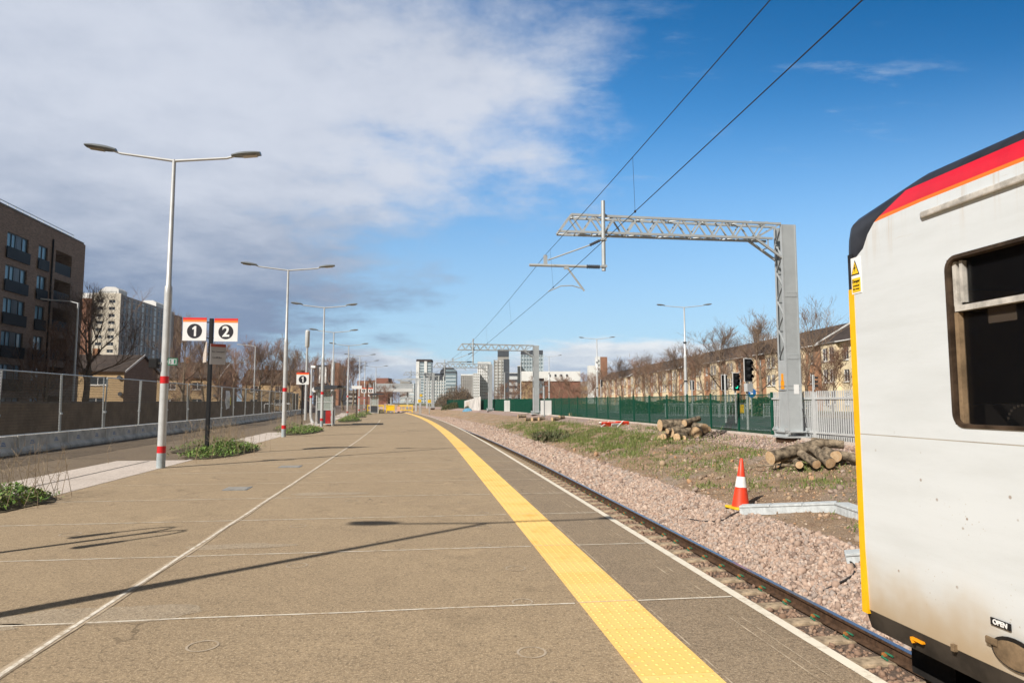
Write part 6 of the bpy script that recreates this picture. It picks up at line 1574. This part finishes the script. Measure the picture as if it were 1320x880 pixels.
# ------------------------------------------------------------------ sky with clouds, sun, camera
SUN_AZ = math.atan2(.672, .740)      # shadows run this far right of straight ahead
SUN_EL = R(39)
sd = Vector((-math.sin(SUN_AZ)*math.cos(SUN_EL), -math.cos(SUN_AZ)*math.cos(SUN_EL), math.sin(SUN_EL)))
sun = bpy.data.lights.new('sun', 'SUN'); sun.energy = 5.0; sun.angle = R(.53); sun.color = (1, .95, .875)
so = bpy.data.objects.new('sun', sun); COL.objects.link(so); so.rotation_euler = (-sd).to_track_quat('-Z', 'Y').to_euler(); so.location = (-20, -20, 40)
def build_sky():
    w = bpy.data.worlds.new('World'); scene.world = w; w.use_nodes = True; nt = w.node_tree; bg = nt.nodes['Background']
    sky = nt.nodes.new('ShaderNodeTexSky'); sky.sky_type = 'NISHITA'; sky.sun_disc = False; sky.sun_elevation = SUN_EL
    sky.sun_rotation = math.atan2(sd.x, sd.y); sky.air_density = 1.15; sky.dust_density = .35; sky.ozone_density = 2.2; sky.altitude = 50
    v = nt.nodes.new('ShaderNodeTexCoord').outputs['Generated']
    s = nt.nodes.new('ShaderNodeSeparateXYZ'); nt.links.new(v, s.inputs[0]); X, Y, Z = s.outputs
    m = lambda op, a, b=None: math_node(nt, op, a, b)
    az = m('MULTIPLY', m('ARCTAN2', X, Y), 180/math.pi); el = m('MULTIPLY', m('ARCSINE', Z), 180/math.pi)
    # cloud layer coordinates: the direction projected on a high flat layer
    den = m('ADD', m('MAXIMUM', Z, 0.0), .16)
    cb = nt.nodes.new('ShaderNodeCombineXYZ'); nt.links.new(m('DIVIDE', X, den), cb.inputs[0]); nt.links.new(m('DIVIDE', Y, den), cb.inputs[1])
    def blob(a0, e0, ra, re):
        da = m('DIVIDE', m('SUBTRACT', az, a0), ra); de = m('DIVIDE', m('SUBTRACT', el, e0), re)
        q = m('ADD', m('MULTIPLY', da, da), m('MULTIPLY', de, de))
        return m('SUBTRACT', 1., q)
    n_big = noise_fac(nt, cb.outputs[0], 1.25, 7, .58); n_fine = noise_fac(nt, cb.outputs[0], 4.2, 8, .62)
    nsum = m('ADD', m('MULTIPLY', m('SUBTRACT', n_big, .5), 1.5), m('MULTIPLY', m('SUBTRACT', n_fine, .5), .9))
    big = m('MAXIMUM', m('MAXIMUM', blob(-36, 24, 41, 12.5), blob(-40, 11, 29, 13)), blob(-31, 6.5, 16, 5.5))
    big = m('MAXIMUM', big, -1.2)
    cl = ramp(nt, m('ADD', big, m('MULTIPLY', nsum, 1.45)), -.50, .55)
    # low cumulus bank near the horizon
    eln = m('ADD', el, m('MULTIPLY', m('SUBTRACT', noise_fac(nt, cb.outputs[0], 2.2, 6, .6), .5), 5.))
    low = m('MAXIMUM', blob(9, 1.8, 15, 3.6), m('MAXIMUM', blob(-11, 1.0, 10, 3.4), blob(20, 1., 12, 4.2)))
    lowm = ramp(nt, m('ADD', m('MAXIMUM', low, -1.2), m('MULTIPLY', nsum, 1.0)), -.12, .5)
    # thin wisps on the right
    wc = N(nt, 'ShaderNodeMapping'); wc.inputs['Scale'].default_value = (1.0, 2.4, 1); wc.inputs['Rotation'].default_value = (0, 0, R(28)); nt.links.new(cb.outputs[0], wc.inputs[0])
    wis = m('MULTIPLY', ramp(nt, noise_fac(nt, wc.outputs[0], 2.6, 8, .62), .52, .78), m('MAXIMUM', m('MAXIMUM', blob(26, 22.5, 10, 5), blob(7, 24, 14, 9)), 0.))
    # cloud brightness: thick undersides grey, thin and high parts pale
    sh = m('ADD', m('MULTIPLY', n_fine, .30), m('MULTIPLY', noise_fac(nt, cb.outputs[0], .9, 4, .5), .45))
    lit = m('ADD', m('ADD', ramp(nt, el, 4., 20.), m('MULTIPLY', ramp(nt, el, 20., 32.), -.22)), m('SUBTRACT', m('MULTIPLY', sh, 2.4), .95))
    cc = mixc(nt, ramp(nt, lit, .0, 1.05), (2.1, 2.8, 4.2), (6.5, 6.9, 7.8))
    lowc = mixc(nt, ramp(nt, m('ADD', m('MULTIPLY', eln, .14), m('MULTIPLY', n_fine, .6)), .45, 1.15), (4.3, 5.1, 6.4), (9.0, 9.1, 9.2))
    # paler, hazier air towards the horizon, deeper blue high up on the right
    skyc = mixc(nt, 1., sky.outputs[0], mixc(nt, ramp(nt, el, 2., 30.), (.80, 1.06, 1.25), (.42, 1.25, 1.75)), 'MULTIPLY')
    top = ramp(nt, m('ADD', el, m('MULTIPLY', az, .28)), 19., 42.)
    skyc = mixc(nt, m('MULTIPLY', top, .96), skyc, (.02, 1.1, 3.3))
    hz = ramp(nt, el, 24., 0.)
    skyc = mixc(nt, m('MULTIPLY', hz, .62), skyc, (4.9, 7.0, 9.3))
    c = mixc(nt, m('MULTIPLY', wis, .7), skyc, (6.0, 6.9, 7.9))
    c = mixc(nt, m('MULTIPLY', lowm, .9), c, lowc)
    c = mixc(nt, m('MULTIPLY', cl, .96), c, cc)
    # unseen dome overhead and behind the camera: dull grey added to cut ambient fill
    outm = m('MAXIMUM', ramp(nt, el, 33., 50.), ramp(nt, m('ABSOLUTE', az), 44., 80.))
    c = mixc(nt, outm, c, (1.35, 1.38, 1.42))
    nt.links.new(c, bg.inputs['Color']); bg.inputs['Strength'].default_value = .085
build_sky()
def build_haze():
    m = bpy.data.materials.new('haze'); m.use_nodes = True; nt = m.node_tree; nt.nodes.clear()
    o = nt.nodes.new('ShaderNodeOutputMaterial'); v = nt.nodes.new('ShaderNodeVolumePrincipled')
    v.inputs['Color'].default_value = (.80, .88, 1., 1); v.inputs['Density'].default_value = .00018; v.inputs['Anisotropy'].default_value = .2
    nt.links.new(v.outputs[0], o.inputs['Volume'])
    b = MB(); b.box2((-950, -350, -2.6), (950, 900, 62)); tag(b.build('haze', m), kind='stuff')
build_haze()
cam = bpy.data.cameras.new('camera'); cam.lens = 24; cam.sensor_width = 36; cam.clip_start = .05; cam.clip_end = 12000
cam.dof.use_dof = True; cam.dof.focus_distance = 8; cam.dof.aperture_fstop = 8.0
co = bpy.data.objects.new('camera', cam); COL.objects.link(co); co.location = (0, 0, 1.6); co.rotation_euler = (R(90)+math.atan(77/880), 0, 0)
scene.camera = co
scene.render.engine = 'CYCLES'
scene.view_settings.view_transform = 'Standard'; scene.view_settings.look = 'None'; scene.view_settings.gamma = 1; scene.view_settings.use_curve_mapping = False
scene.view_settings.exposure = 0.30
